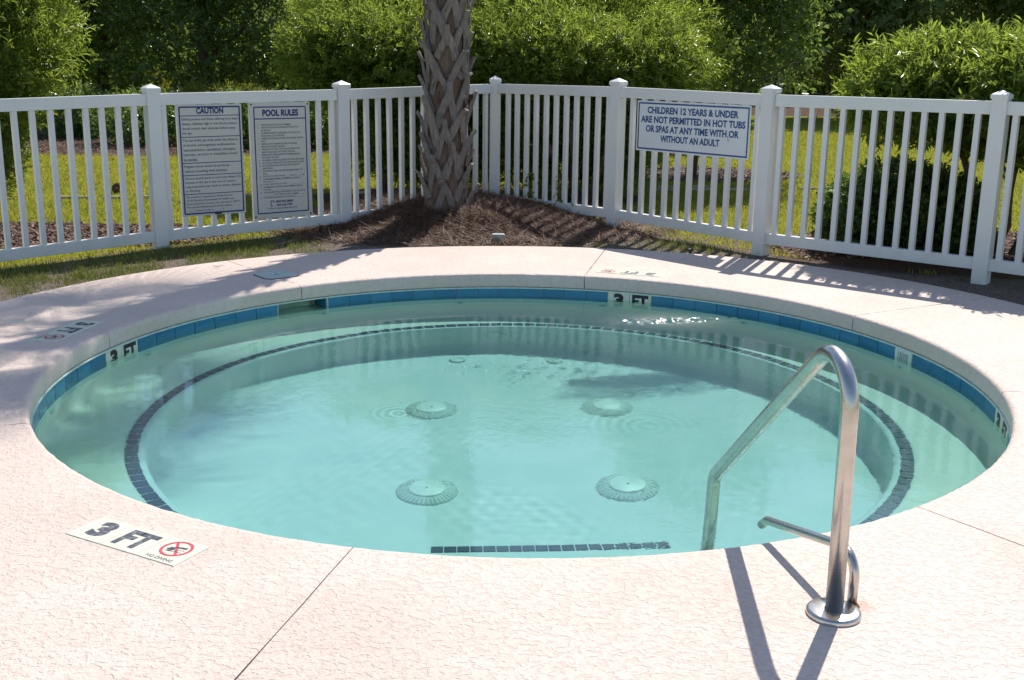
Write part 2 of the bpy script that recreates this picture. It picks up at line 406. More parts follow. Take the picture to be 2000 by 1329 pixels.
# ------------------------------------------------------------------ pool deck: slabs with rounded coping, open joints between
JOINTS = [-151.7, -103.2, -53.9, -11.4, 28.6, 78.4, 128.95, 168.5]
def r_outer(a):
    """distance from the spa centre to the deck's outer edge; in front the deck runs on past the camera"""
    dx, dy = math.cos(rad(a)), math.sin(rad(a)); ex, ey = CX - OCX, CY - OCY
    b_ = ex * dx + ey * dy; c_ = ex * ex + ey * ey - R_OUT ** 2
    r = -b_ + math.sqrt(b_ * b_ - c_)
    t = max(0.0, min(1.0, (-dy - 0.35) / 0.5)); t = t * t * (3 - 2 * t)
    return r + t * 5.5
def deck_sector(bm, a0, a1, dz=0.0, seg=56, nose=R_RIM, rough=0.0011):
    prof_t = [(None, -0.16), (None, -0.012), (-0.010, 0.0)]      # outer side
    rings = []
    for i in range(seg + 1):
        a = a0 + (a1 - a0) * i / seg; ro = r_outer(a)
        n = [random.gauss(0, rough) for _ in range(4)]
        P_ = [(ro, -0.16), (ro, -0.012), (ro - 0.010, 0.0)]
        for t in np.linspace(0.97, 0.03, 36): P_.append((nose + 0.03 + (ro - nose - 0.03) * float(t), 0.0))
        P_ += [(nose + 0.030, -0.0002), (nose + 0.016 + n[0], -0.0025), (nose + 0.006 + n[1], -0.008 + n[2] * 0.5), (nose + 0.001 + n[3] * 0.6, -0.018),
               (nose + n[2] * 0.4, -0.035), (nose, -0.082), (nose + 0.004, -0.092), (nose + 0.012, -0.0965), (nose + 0.30, -0.0975)]
        je = rad(1) * 0.0 if 0 < i < seg else 0.0011
        rings.append([bm.verts.new(pol(a + (math.degrees(random.gauss(0, je) / r) if je and rough else 0), r, z + dz - (abs(random.gauss(0, 0.0008)) if je and rough and z == 0.0 else 0))) for r, z in P_])
    for A, B in zip(rings, rings[1:]):
        for k in range(len(A) - 1): bm.faces.new((A[k], A[k + 1], B[k + 1], B[k]))
    bm.faces.new(rings[0]); bm.faces.new(rings[-1][::-1])
bm = bmesh.new(); deck_sector(bm, -180, 180, dz=-0.012, seg=240, nose=R_RIM + 0.008, rough=0)
deck = bmobj('pool_deck', bm, M_JOINT); tag(deck, kind='structure')
for a0, a1 in zip(JOINTS, JOINTS[1:] + [JOINTS[0] + 360]):
    bm = bmesh.new(); g = 0.055
    deck_sector(bm, a0 + g, a1 - g, seg=int((a1 - a0) * 1.6))
    o = bmobj('deck_slab', bm, M_DECK, deck)
    me = o.data
    me.polygons.foreach_set('use_smooth', [abs(p.normal.z) > 0.02 or True for p in me.polygons])
    try: me.set_sharp_from_angle(angle=rad(50))
    except Exception: pass

# ------------------------------------------------------------------ basin
SK0, SK1 = 124.2, 133.2            # skimmer mouth
basin = empty('pool_basin', (0, 0, 0)); tag(basin, kind='structure')
def receiver(o):
    o.cycles.is_caustics_receiver = True
    return o
bm = bmesh.new()
angs = sorted(set([i * 2.0 for i in range(180)] + [SK0, SK1]))
angs = [a for a in angs if not any(abs(a - s) < 0.6 and a != s for s in (SK0, SK1))]
prof = [(R_WALL + 0.004, -0.094), (R_WALL + 0.004, -0.262), (R_WALL - 0.004, -0.275), (R_WALL - 0.008, -0.50), (R_WALL - 0.03, -0.565), (R_WALL - 0.08, BENCH_Z + 0.003), (R_BENCH + 0.002, BENCH_Z)]
rings = [[bm.verts.new(pol(a, r, z)) for a in angs] for r, z in prof]
for k, (A, B) in enumerate(zip(rings, rings[1:])):
    for i in range(len(angs)):
        j = (i + 1) % len(angs)
        if k == 0 and SK0 <= angs[i] < SK1: continue
        bm.faces.new((A[i], A[j], B[j], B[i]))
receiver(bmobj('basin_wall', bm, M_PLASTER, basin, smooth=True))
# inner well: lip, wall, cove and floor
bm, _ = revolve_bm([(R_BENCH + 0.004, BENCH_Z - 0.003), (1.842, BENCH_Z - 0.003), (1.826, BENCH_Z - 0.010), (1.818, BENCH_Z - 0.03), (1.812, FLOOR_Z + 0.10), (1.795, FLOOR_Z + 0.04), (1.745, FLOOR_Z + 0.006), (1.68, FLOOR_Z), (0.9, FLOOR_Z - 0.008), (0.0005, FLOOR_Z - 0.02)], 160, c=(CX, CY))
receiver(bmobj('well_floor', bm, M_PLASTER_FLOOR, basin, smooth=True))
# entry step beside the rail
bm = bmesh.new()
st = [(-0.36, 3.40), (-0.36, 3.86), (-0.30, 3.945), (0.20, 3.972), (0.62, 4.010), (0.70, 3.95), (0.70, 3.50)]
top = [bm.verts.new((x, y, BENCH_Z - 0.0015)) for x, y in st]; bot = [bm.verts.new((x, y, FLOOR_Z - 0.03)) for x, y in st]
bm.faces.new(top)
for i in range(len(st)): bm.faces.new((top[i], bot[i], bot[(i + 1) % len(st)], top[(i + 1) % len(st)]))
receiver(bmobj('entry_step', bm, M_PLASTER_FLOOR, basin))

def block_mesh(name, w, h, d, bev=0.0015):
    bm = bmesh.new(); bbox(bm, (0, 0, -d / 2), (w, h, d))
    top_e = [e for e in bm.edges if all(v.co.z > -1e-6 for v in e.verts)]
    bmesh.ops.bevel(bm, geom=top_e, offset=bev, segments=1, affect='EDGES')
    bmesh.ops.recalc_face_normals(bm, faces=bm.faces)
    me = bpy.data.meshes.new(name); bm.to_mesh(me); bm.free(); return me
# waterline tiles
NT = 94; STEP = 360 / NT
tile_w = 2 * PI * R_WALL / NT - 0.0035
me_tile = block_mesh('waterline_tile', tile_w, 0.150, 0.010); me_tile.materials.append(M_BLUE)
MARK = [(165.6, 'left'), (70.3, 'far'), (-13.2, 'right')]
taken = []
for a, _n in MARK: taken += [(a - STEP * 1.02, a + STEP * 1.02)]
taken.append((SK0 - 0.2, SK1 + 0.2)); GR = 17.4; taken.append((GR - 1.95, GR + 1.95))
def wall_frame(a): return frame((math.sin(rad(a)), -math.cos(rad(a)), 0), (0, 0, 1))
taken.sort()
edges = taken + [(taken[0][0] + 360, taken[0][1] + 360)]
for (s0, e0), (s1, e1) in zip(edges, edges[1:]):
    n = max(1, round((s1 - e0) / STEP)); st_ = (s1 - e0) / n
    for k in range(n):
        a = e0 + st_ * (k + 0.5)
        o = link('waterline_tile', me_tile, None, basin)
        M = wall_frame(a).to_4x4(); M.translation = pol(a, R_WALL - 0.006 + random.gauss(0, 0.0004), -0.1795)
        o.matrix_world = M @ Matrix.Diagonal((st_ / STEP * (1 if st_ / STEP <= 1.08 else 1), 1, 1, 1))
        receiver(o)
bm, _ = revolve_bm([(R_WALL + 0.002, -0.0978), (R_WALL - 0.009, -0.0985), (R_WALL - 0.0115, -0.1030), (R_WALL - 0.010, -0.1065), (R_WALL + 0.003, -0.1085)], 180, c=(CX, CY))
bmobj('grout_bead', bm, M_GROUT, basin, smooth=True)
# bench edge tiles
NB = 156
me_b = block_mesh('bench_tile', 2 * PI * 1.877 / NB - 0.0100, 0.058, 0.006, 0.001)
me_s = block_mesh('step_tile', 0.0455, 0.046, 0.006, 0.001); me_s.materials.append(M_NAVY); me_b.materials.append(M_NAVY)
def in_step(p): return -0.37 < p.x < 0.71 and p.y < 3.9
for k in range(NB):
    a = 360 * k / NB; p = pol(a, 1.879, BENCH_Z + 0.0035)
    if in_step(p): continue
    o = link('bench_tile', me_b, None, basin)
    M = frame((-math.sin(rad(a)), math.cos(rad(a)), 0), (-math.cos(rad(a)), -math.sin(rad(a)), 0)).to_4x4()
    M.translation = p + Vector((0, 0, random.gauss(0, 0.0004))); o.matrix_world = M @ Matrix.Rotation(random.gauss(0, 0.012), 4, 'Z'); receiver(o)
for (x0, y0), (x1, y1) in (((-0.30, 3.912), (0.20, 3.939)), ((0.20, 3.939), (0.62, 3.977))):
    n = round(math.hypot(x1 - x0, y1 - y0) / 0.0507)
    for k in range(n):
        t = (k + 0.5) / n; o = link('step_tile', me_s, None, basin)
        M = frame((x1 - x0, y1 - y0, 0), (-(y1 - y0), x1 - x0, 0)).to_4x4(); M.translation = (x0 + (x1 - x0) * t, y0 + (y1 - y0) * t, BENCH_Z + 0.004)
        o.matrix_world = M; receiver(o)
# skimmer mouth
sk = empty('skimmer_mouth'); sk.parent = basin
am = (SK0 + SK1) / 2; inx = wall_frame(am)
w_sk = 2 * R_WALL * math.sin(rad((SK1 - SK0) / 2))
def skq(name, pts, mat):
    bm = bmesh.new(); bm.faces.new([bm.verts.new(p) for p in pts]); return receiver(bmobj(name, bm, mat, sk, recalc=False))
rO = R_WALL * math.cos(rad((SK1 - SK0) / 2)); c0 = Vector((CX, CY, 0)); out = Vector((math.cos(rad(am)), math.sin(rad(am)), 0)); tx = Vector((math.sin(rad(am)), -math.cos(rad(am)), 0))
def P3(s, d, z): return c0 + out * (rO + d) + tx * s + Vector((0, 0, z))
hw = w_sk / 2; D = 0.24
bm = bmesh.new()
def qd(a, b_, c_, d_): bm.faces.new([bm.verts.new(p) for p in (a, b_, c_, d_)])
qd(P3(-hw, 0, -0.262), P3(hw, 0, -0.262), P3(hw, D, -0.262), P3(-hw, D, -0.262))
qd(P3(-hw, D, -0.262), P3(hw, D, -0.262), P3(hw, D, -0.095), P3(-hw, D, -0.095))
qd(P3(-hw, 0, -0.095), P3(-hw, D, -0.095), P3(-hw, D, -0.262), P3(-hw, 0, -0.262))
qd(P3(hw, 0, -0.262), P3(hw, D, -0.262), P3(hw, D, -0.095), P3(hw, 0, -0.095))
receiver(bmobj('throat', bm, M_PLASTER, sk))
for s, side in ((-hw + 0.004, 1), (hw - 0.004, -1)):
    bm = bmesh.new(); rot = frame(out, (0, 0, 1))
    bbox(bm, P3(s, 0.085, -0.178), (0.15, 0.148, 0.007), rot)
    receiver(bmobj('side_tile', bm, M_BLUE, sk))
bm = bmesh.new(); bbox(bm, P3(-0.02, 0.13, -0.150), (w_sk * 0.74, 0.075, 0.012), inx @ Matrix.Rotation(rad(-28), 3, 'X'), 0.002)
bbox(bm, P3(-0.02, 0.105, -0.112), (w_sk * 0.78, 0.012, 0.02), inx)
receiver(bmobj('weir_flap', bm, simple('aged_green_plastic', (0.34, 0.50, 0.38), 0.5, var=0.2), sk))
# overflow grille
gr = empty('overflow_grille'); gr.parent = basin
M_GRILLE = simple('aged_white_plastic', (0.62, 0.68, 0.62), 0.45, var=0.1)
M = wall_frame(GR).to_4x4(); M.translation = pol(GR, R_WALL - 0.004, -0.178); gr.matrix_world = M
bm = bmesh.new()
for (cx, cy, sx, sy) in ((0, 0.065, 0.15, 0.02), (0, -0.065, 0.15, 0.02), (-0.062, 0, 0.026, 0.11), (0.062, 0, 0.026, 0.11)): bbox(bm, (cx, cy, 0.004), (sx, sy, 0.008))
bmobj('grille_frame', bm, M_GRILLE, gr)
bm = bmesh.new(); bbox(bm, (0, 0, -0.006), (0.12, 0.12, 0.004)); bmobj('grille_back', bm, M_BLACK, gr)
for k in range(6):
    bm = bmesh.new(); bbox(bm, (-0.0405 + 0.0162 * k, 0, 0.002), (0.007, 0.112, 0.007)); bmobj('grille_bar', bm, M_GRILLE, gr)
# wall jets
jet = None
M_JET = simple('pale_jet_plastic', (0.55, 0.66, 0.60), 0.4)
for a, z in ((-173.2, -0.34), (159.8, -0.36), (125, -0.37), (100.4, -0.37), (75, -0.36), (49.4, -0.355), (17.8, -0.35), (-1.7, -0.365)):
    if jet is None:
        jet = empty('wall_jet'); jet.parent = basin
        bm, _ = revolve_bm([(0.014, -0.004), (0.014, 0.004), (0.020, 0.008), (0.034, 0.006), (0.038, 0.0)], 20); receiver(bmobj('jet_ring', bm, M_JET, jet, True))
        bm, rr = revolve_bm([(0.014, 0.001)], 20); bm.faces.new(rr[0]); receiver(bmobj('jet_nozzle', bm, M_BLACK, jet))
        o = jet
    else: o = copy_tree(jet, basin)
    M = wall_frame(a).to_4x4(); M.translation = pol(a, R_WALL - 0.006, z); o.matrix_world = M
# floor fittings
def fitting(name, p, r, nrm=None, parent=basin, mat=M_JET):
    o = empty(name); o.parent = parent
    bm, _ = revolve_bm([(r, 0), (r * 0.97, 0.010), (r * 0.72, 0.016), (r * 0.55, 0.006), (r * 0.5, 0.004)], 28); receiver(bmobj('fitting_ring', bm, mat, o, True))
    bm, rr = revolve_bm([(r * 0.5, 0.004)], 28); bm.faces.new(rr[0]); receiver(bmobj('fitting_insert', bm, M_GRILLE, o))
    M = (nrm if nrm is not None else Matrix.Identity(3)).to_4x4(); M.translation = p; o.matrix_world = M
    return o
fitting('floor_return', pol(104.7, 1.53, FLOOR_Z + 0.004), 0.055)
fitting('floor_return', pol(81.0, 1.50, FLOOR_Z + 0.004), 0.055)
fitting('wall_suction', pol(95.0, 1.816, -0.80), 0.085, wall_frame(95.0))

# floor drains: flat dome held on a ring of ribs
drain = empty('floor_drain', (0, 0, 0))
M_DRAIN = simple('white_drain_plastic', (0.72, 0.77, 0.72), 0.4, var=0.05); M_DSKIRT = simple('drain_skirt_plastic', (0.66, 0.74, 0.70), 0.5, var=0.08)  # skirt plastic is a slightly darker tone than the cap
bm, rr = revolve_bm([(0.150, 0.0), (0.148, 0.012), (0.090, 0.040)], 48); receiver(bmobj('drain_skirt', bm, M_DSKIRT, drain, True))
bm, rr = revolve_bm([(0.092, 0.040), (0.091, 0.045), (0.080, 0.048), (0.0005, 0.050)], 40); receiver(bmobj('drain_cap', bm, M_DRAIN, drain, True))
for k in range(40):
    a = 2 * PI * k / 40
    if k == 0:
        bm = bmesh.new(); bbox(bm, (0.1205, 0, 0.0268), (0.058, 0.0048, 0.0040), Matrix.Rotation(rad(24), 3, 'Y')); rib0 = receiver(bmobj('drain_rib', bm, M_DRAIN, drain)); o = rib0
    else:
        o = rib0.copy(); COL.objects.link(o); o.parent = drain
    o.matrix_local = Matrix.Rotation(a, 4, 'Z')
bm, rr = revolve_bm([(0.005, 0.0502), (0.005, 0.052), (0.0005, 0.052)], 10)
bmobj('drain_screw', bm, simple('drain_screw_metal', (0.25, 0.25, 0.25), 0.4, 1.0), drain)
DR = [(-0.445, 5.97, 'ribbed round floor drain at the far left of the four on the pool floor'), (0.548, 6.045, 'ribbed round floor drain at the far right of the four on the pool floor'),
      (0.560, 4.965, 'ribbed round floor drain nearest the handrail on the pool floor'), (-0.390, 4.90, 'ribbed round floor drain at the near left of the four on the pool floor')]
for i, (x, y, lb) in enumerate(DR):
    o = drain if i == 0 else copy_tree(drain)
    o.location = (x, y, FLOOR_Z - 0.012); o.rotation_euler = (0, 0, i * 0.4); tag(o, lb, 'drain', 'floor drains in the pool floor')

# ------------------------------------------------------------------ depth markers
def digits(parent, txt, x, y, w, h, z, mat, bold=0.035):
    return text_mesh('lettering', txt, mat, parent, x - w / 2, y - h / 2, w, h, z, bold, 'CENTER')
def deck_marker(a, r, label):
    rot = frame((-math.sin(rad(a)), math.cos(rad(a)), 0), (-math.cos(rad(a)), -math.sin(rad(a)), 0))
    o = empty('deck_depth_marker', pol(a, r, 0.0), rot); tag(o, label, 'depth marker', 'depth markers set in the deck')
    for k in (-1, 0, 1):
        bm = bmesh.new(); bbox(bm, (k * 0.1545, 0, -0.0012), (0.1525, 0.1525, 0.008)); 
        bmesh.ops.bevel(bm, geom=[e for e in bm.edges if all(v.co.z > 0.002 for v in e.verts)], offset=0.001, segments=1, affect='EDGES')
        bmobj('marker_tile', bm, M_WTILE, o)
    digits(o, '3', -0.150, 0.004, 0.070, 0.106, 0.0034, M_WORN, 0.065)
    digits(o, 'FT', 0.0, 0.0, 0.120, 0.106, 0.0034, M_WORN, 0.05)
    sy = empty('no_diving_symbol'); sy.parent = o; sy.location = (0.1545, 0.014, 0.0034)
    bm, rr = revolve_bm([(0.052, 0.0), (0.042, 0.0)], 40); bmobj('red_ring', bm, M_RED, sy)
    bm = bmesh.new(); bbox(bm, (0, 0, 0.0), (0.010, 0.09, 0.0004), Matrix.Rotation(rad(38), 3, 'Z')); bmobj('red_bar', bm, M_RED, sy)
    bm = bmesh.new()
    for pts in ([(-0.030, -0.010), (-0.016, 0.004), (0.004, 0.014), (0.030, 0.020), (0.030, 0.014), (0.006, 0.007), (-0.010, -0.003), (-0.024, -0.018)],
                [(-0.020, -0.020), (-0.006, -0.004), (-0.001, -0.008), (-0.014, -0.024)], [(0.008, -0.014), (0.013, -0.011), (0.016, -0.016), (0.010, -0.020)]):
        bm.faces.new([bm.verts.new((x, y, 0.0005)) for x, y in pts])
    for yy in (-0.020, 0.006, -0.006):
        bbox(bm, (0.004, yy, 0.0003), (0.06, 0.0014, 0.0004), Matrix.Rotation(rad(8), 3, 'Z'))
    bmobj('diver_outline', bm, M_WORN, sy)
    text_mesh('lettering', 'NO DIVING', M_WORN, o, 0.102, -0.066, 0.105, 0.016, 0.0034, 0.01)
deck_marker(-118.5, 2.520, 'worn 3 FT no diving tiles set in the near left deck in full sun')
deck_marker(169.2, 2.505, '3 FT no diving tiles in palm shade on the left deck')
deck_marker(71.6, 2.500, '3 FT no diving tiles seen edge on in the sunlit far deck')
def wall_marker(a, label):
    o = empty('waterline_depth_marker', pol(a, R_WALL - 0.0055, -0.1795), wall_frame(a)); tag(o, label, 'depth marker', 'depth markers in the waterline tile band')
    inv = o.matrix_world.inverted()
    for k, txt, w_ in ((-0.5, '3', 0.072), (0.5, 'FT', 0.116)):
        an = a - k * STEP
        M = wall_frame(an).to_4x4(); M.translation = pol(an, R_WALL - 0.0060, -0.1795)
        t = link('marker_tile', me_w, None, o); t.matrix_local = inv @ M; receiver(t)
        l_ = receiver(digits(t, txt, 0.0, 0.019, w_, 0.100, 0.0008, M_BLACK, 0.06 if txt == '3' else 0.045))
me_w = block_mesh('marker_tile', tile_w, 0.150, 0.010); me_w.materials.append(M_WTILE)
wall_marker(165.6, 'black 3 FT tiles in the waterline on the left wall')
wall_marker(70.3, 'black 3 FT tiles in the waterline on the far wall by the sun glitter')
wall_marker(-13.2, 'black 3 FT tiles in the waterline on the right wall')

# skimmer lid
o = empty('skimmer_lid', pol(128.3, 2.70, 0.0), frame((-math.sin(rad(128.3)), math.cos(rad(128.3)), 0), (-math.cos(rad(128.3)), -math.sin(rad(128.3)), 0)))
tag(o, 'pale green skimmer lid with clipped corners in the shaded left deck', 'skimmer lid')
M_LID = simple('pale_green_lid', (0.46, 0.54, 0.51), 0.5, var=0.08)
def octa(bm, h, c, z0, z1):
    pts = [(-h, -h + c), (-h + c, -h), (h - c, -h), (h, -h + c), (h, h - c), (h - c, h), (-h + c, h), (-h, h - c)]
    A = [bm.verts.new((x, y, z1)) for x, y in pts]; B = [bm.verts.new((x, y, z0)) for x, y in pts]
    bm.faces.new(A)
    for i in range(8): bm.faces.new((A[i], B[i], B[(i + 1) % 8], A[(i + 1) % 8]))
bm = bmesh.new(); octa(bm, 0.128, 0.035, -0.01, 0.0035); bmobj('lid_rim', bm, M_JOINT, o)
bm = bmesh.new(); octa(bm, 0.122, 0.033, -0.005, 0.0075); bmobj('lid_plate', bm, M_LID, o)
bm, rr = revolve_bm([(0.010, 0.0078), (0.010, 0.0085), (0.0005, 0.0085)], 12); bmobj('finger_hole', bm, M_BLACK, o)

# ------------------------------------------------------------------ water
def water_material():
    m, nt, b = new_mat('pool_water'); nt.nodes.remove(b); out_n = nt.nodes['Material Output']
    v = coords(nt)
    sep = N(nt, 'ShaderNodeSeparateXYZ'); L(nt, v, sep.inputs[0]); X, Y = sep.outputs['X'], sep.outputs['Y']
    def dist(cx, cy, sx=1.0, sy=1.0):
        dx = math_n(nt, 'MULTIPLY', math_n(nt, 'SUBTRACT', X, cx), 1 / sx); dy = math_n(nt, 'MULTIPLY', math_n(nt, 'SUBTRACT', Y, cy), 1 / sy)
        return math_n(nt, 'SQRT', math_n(nt, 'ADD', math_n(nt, 'MULTIPLY', dx, dx), math_n(nt, 'MULTIPLY', dy, dy)))
    def fall(d, r0, r1):   # 1 inside r0, 0 outside r1
        return math_n(nt, 'MULTIPLY', math_n(nt, 'SUBTRACT', r1, d), 1 / (r1 - r0), clamp=True)
    # fine wrinkles over the modelled waves
    wr = noise(nt, v, 17, 3, 0.55, 0.7)
    wr2 = noise(nt, v, 46, 2, 0.6, 0.5)
    patch = ramp(nt, noise(nt, v, 1.5, 3), [(0.44, g3(0.05)), (0.66, g3(0.55))])
    stir = math_n(nt, 'ADD', math_n(nt, 'MULTIPLY', fall(dist(0.75, 5.35, 1.0, 0.8), 0.2, 1.25), 0.6), patch)
    h = math_n(nt, 'ADD', math_n(nt, 'MULTIPLY', math_n(nt, 'MULTIPLY', wr, stir), 0.24), math_n(nt, 'MULTIPLY', math_n(nt, 'MULTIPLY', wr2, stir), 0.05))
    u1 = fall(dist(0.98, 6.98, 0.70, 0.40), 0.0, 1.0)
    nrm = bump(nt, h, 0.010)
    fr = N(nt, 'ShaderNodeFresnel'); fr.inputs['IOR'].default_value = 1.333; L(nt, nrm, fr.inputs['Normal'])
    rf = N(nt, 'ShaderNodeBsdfRefraction'); rf.inputs['IOR'].default_value = 1.333; rf.inputs['Roughness'].default_value = 0.0
    rf.inputs['Color'].default_value = (0.612, 0.870, 0.855, 1); L(nt, nrm, rf.inputs['Normal'])
    gl = N(nt, 'ShaderNodeBsdfAnisotropic'); gl.inputs['Roughness'].default_value = 0.04; gl.inputs['Color'].default_value = (1, 1, 1, 1); L(nt, nrm, gl.inputs['Normal']); L(nt, math_n(nt, 'ADD', 0.045, math_n(nt, 'MULTIPLY', u1, 0.28)), gl.inputs['Roughness'])
    mx = N(nt, 'ShaderNodeMixShader'); L(nt, fr.outputs[0], mx.inputs[0]); L(nt, rf.outputs[0], mx.inputs[1]); L(nt, gl.outputs[0], mx.inputs[2])
    L(nt, mx.outputs[0], out_n.inputs[0])
    return m
M_WATER = water_material()
def wnoise(x, y, k, seed, n=16, spread=0.45):
    """many crossing wavelets of mixed length, so that no regular weave appears"""
    r = np.random.default_rng(500 + seed); out = 0.0
    for _ in range(n):
        a = r.uniform(0, 2 * PI); kk = k * math.exp(r.normal() * spread)
        out = out + np.sin(kk * (math.cos(a) * x + math.sin(a) * y) + r.uniform(0, 6.28)) * (k / kk) ** 0.5
    return out / math.sqrt(n)
def wave_z(x, y):
    """height of the stirred surface, in metres above the still level"""
    z = 0.0011 * wnoise(x, y, 3.4, 21) + 0.00022 * wnoise(x, y, 11.0, 22)
    for q, (cx, cy, amp, lam, r1) in enumerate(((0.95, 6.20, 0.00009, 0.060, 0.75), (0.30, 4.45, 0.00012, 0.105, 1.1), (-0.55, 4.5, 0.00010, 0.09, 0.8), (-0.42, 6.35, 0.00016, 0.045, 0.20), (-0.15, 7.05, 0.00012, 0.04, 0.15))):
        d = np.hypot(x - cx, y - cy) + 0.022 * wnoise(x, y, 7, 30 + q)
        arc = np.clip(0.05 + 0.9 * wnoise(x, y, 4.5, 40 + q, 6), 0, 1)
        z = z + amp * arc * np.sin(2 * PI * d / lam) * np.clip(1 - d / r1, 0, 1)
    st = np.clip(1 - np.hypot((x - 0.75) / 1.1, (y - 5.4) / 1.0), 0, 1) * np.clip(0.5 + 0.8 * wnoise(x, y, 5, 60, 8), 0, 1.3)
    z = z + st * 0.00012 * wnoise(x, y, 75, 24)
    z = z + 0.00005 * np.clip(wnoise(x, y, 3, 61, 8), 0, 1.5) * wnoise(x, y, 60, 62)
    # chop thrown up by the return inlet at the far right
    u = (x - 1.06) / 0.56; v = (y - 6.98 - 0.16 * (x - 1.0)) / 0.115
    g = np.clip(1 - np.hypot(u, v * (1.0 + 0.8 * np.clip(u, 0, 1))), 0, 1) ** 0.7
    z = z + g * (0.0092 * wnoise(x, y, 85, 25) + 0.0030 * wnoise(x, y, 165, 26))
    g2 = np.clip(1 - np.hypot((x - 0.60) / 1.05, (y - 7.18) / 0.28), 0, 1)
    pk = np.clip(wnoise(x, y, 105, 27) * wnoise(x, y, 140, 28) - 0.9, 0, 1.2)
    return z + g2 * 0.0018 * pk
def water_mesh():
    st = 0.0100
    xs = np.arange(CX - 2.31, CX + 2.32, st); ys = np.arange(CY - 2.31, CY + 2.32, st)
    X, Y = np.meshgrid(xs, ys); rr = np.hypot(X - CX, Y - CY); an = np.degrees(np.arctan2(Y - CY, X - CX))
    ok = (rr < R_WALL + 0.006) | ((an > SK0) & (an < SK1) & (rr < R_WALL + 0.2))
    idx = np.arange(X.size).reshape(X.shape)
    f = np.stack([idx[:-1, :-1], idx[:-1, 1:], idx[1:, 1:], idx[1:, :-1]], -1).reshape(-1, 4)
    f = f[ok.ravel()[f].all(1)]
    used = np.unique(f); remap = -np.ones(X.size, int); remap[used] = np.arange(len(used))
    co = np.c_[X.ravel(), Y.ravel(), WATER + wave_z(X, Y).ravel()][used].astype(np.float32); f = remap[f]
    me = bpy.data.meshes.new('water'); me.vertices.add(len(co)); me.vertices.foreach_set('co', co.ravel())
    me.loops.add(f.size); me.loops.foreach_set('vertex_index', f.ravel().astype(np.int32)); me.polygons.add(len(f)); me.polygons.foreach_set('loop_start', (np.arange(len(f)) * 4).astype(np.int32)); me.update(calc_edges=True)
    return link('water', me, M_WATER, smooth=True)
water = water_mesh(); tag(water, kind='structure')
water.cycles.is_caustics_caster = True

# ------------------------------------------------------------------ handrail and fill spout
hr = empty('pool_handrail', (0.894, 2.780, 0)); tag(hr, 'bent stainless steel handrail from the near right deck down into the water', 'handrail')
def loc(pts, o): return [Vector(p) - Vector(o) for p in pts]
path = fillet([(0.894, 2.780, 0.0), (0.903, 2.842, 0.825), (0.742, 3.800, 0.008), (0.733, 3.870, -1.06)], [0.128, 0.075], 16)
bm = bmesh.new(); tube(bm, loc(path, hr.location), 0.0242, 32)
receiver(bmobj('rail_tube', bm, M_STEEL, hr, smooth=True))
bm, rr = revolve_bm([(0.0745, 0.0), (0.0745, 0.009), (0.071, 0.0135), (0.066, 0.0155), (0.030, 0.0175), (0.0248, 0.0175)], 48, c=(0.0, 0.004)); bmobj('base_plate', bm, M_STEEL, hr, smooth=True)
sp = empty('fill_spout', (0.958, 2.832, 0)); tag(sp, 'thin steel fill spout curving from the deck over the pool edge behind the handrail', 'spout')
path = fillet([(0.958, 2.832, 0.0), (0.960, 2.835, 0.165), (0.822, 3.300, 0.052), (0.812, 3.333, 0.022)], [0.065, 0.03], 10)
bm = bmesh.new(); tube(bm, loc(path, sp.location), 0.0138, 24); bmobj('spout_tube', bm, M_STEEL, sp, smooth=True)
bm, rr = revolve_bm([(0.0139, 0.012), (0.017, 0.008), (0.021, 0.0015), (0.023, 0.0005)], 24); bmobj('rust_collar', bm, simple('rusty_sealant', (0.16, 0.085, 0.045), 0.8, var=0.4, vscale=60), sp, smooth=True)

# ------------------------------------------------------------------ fence
POSTS = [(-4.12, 7.68, -0.075), (-2.84, 8.87, -0.038), (-1.51, 9.85, -0.015), (-0.195, 11.15, 0.02), (0.905, 10.0, 0.033), (1.98, 8.8, 0.018), (3.30, 7.72, 0.023), (4.60, 6.5, 0.02)]
PICK = [(0.05, 0.1290, 13), (0.09, 0.1217, 13), (0.139, 0.1316, 13), (0.188, 0.1303, 11), (0.186, 0.1315, 11), (0.107, 0.1214, 13), (0.11, 0.130, 13)]
fence = empty('picket_fence', (0, 10, 0)); tag(fence, 'white vinyl picket fence with capped posts bending behind the spa', 'fence')
def panel_dir(i):
    a, b_ = Vector(POSTS[i][:2]), Vector(POSTS[i + 1][:2]); return (b_ - a).normalized()
bm = bmesh.new(); bbox(bm, (0, 0, 0.545), (0.104, 0.104, 1.37), bev=0.004); 
bmesh.ops.recalc_face_normals(bm, faces=bm.faces); me_post = bpy.data.meshes.new('fence_post'); bm.to_mesh(me_post); bm.free(); me_post.materials.append(M_VINYL)
bm = bmesh.new(); h = 0.0585
v0 = [bm.verts.new((sx * h, sy * h, 1.222)) for sx, sy in ((-1, -1), (1, -1), (1, 1), (-1, 1))]
v1 = [bm.verts.new((sx * h, sy * h, 1.248)) for sx, sy in ((-1, -1), (1, -1), (1, 1), (-1, 1))]
v2 = [bm.verts.new((sx * (h - 0.008), sy * (h - 0.008), 1.254)) for sx, sy in ((-1, -1), (1, -1), (1, 1), (-1, 1))]
tp = bm.verts.new((0, 0, 1.280)); bm.faces.new(v0[::-1])
for i in range(4):
    j = (i + 1) % 4; bm.faces.new((v0[i], v0[j], v1[j], v1[i])); bm.faces.new((v1[i], v1[j], v2[j], v2[i])); bm.faces.new((v2[i], v2[j], tp))
me_cap = bpy.data.meshes.new('post_cap'); bm.to_mesh(me_cap); bm.free(); me_cap.materials.append(M_VINYL)
fl = Vector(fence.location)
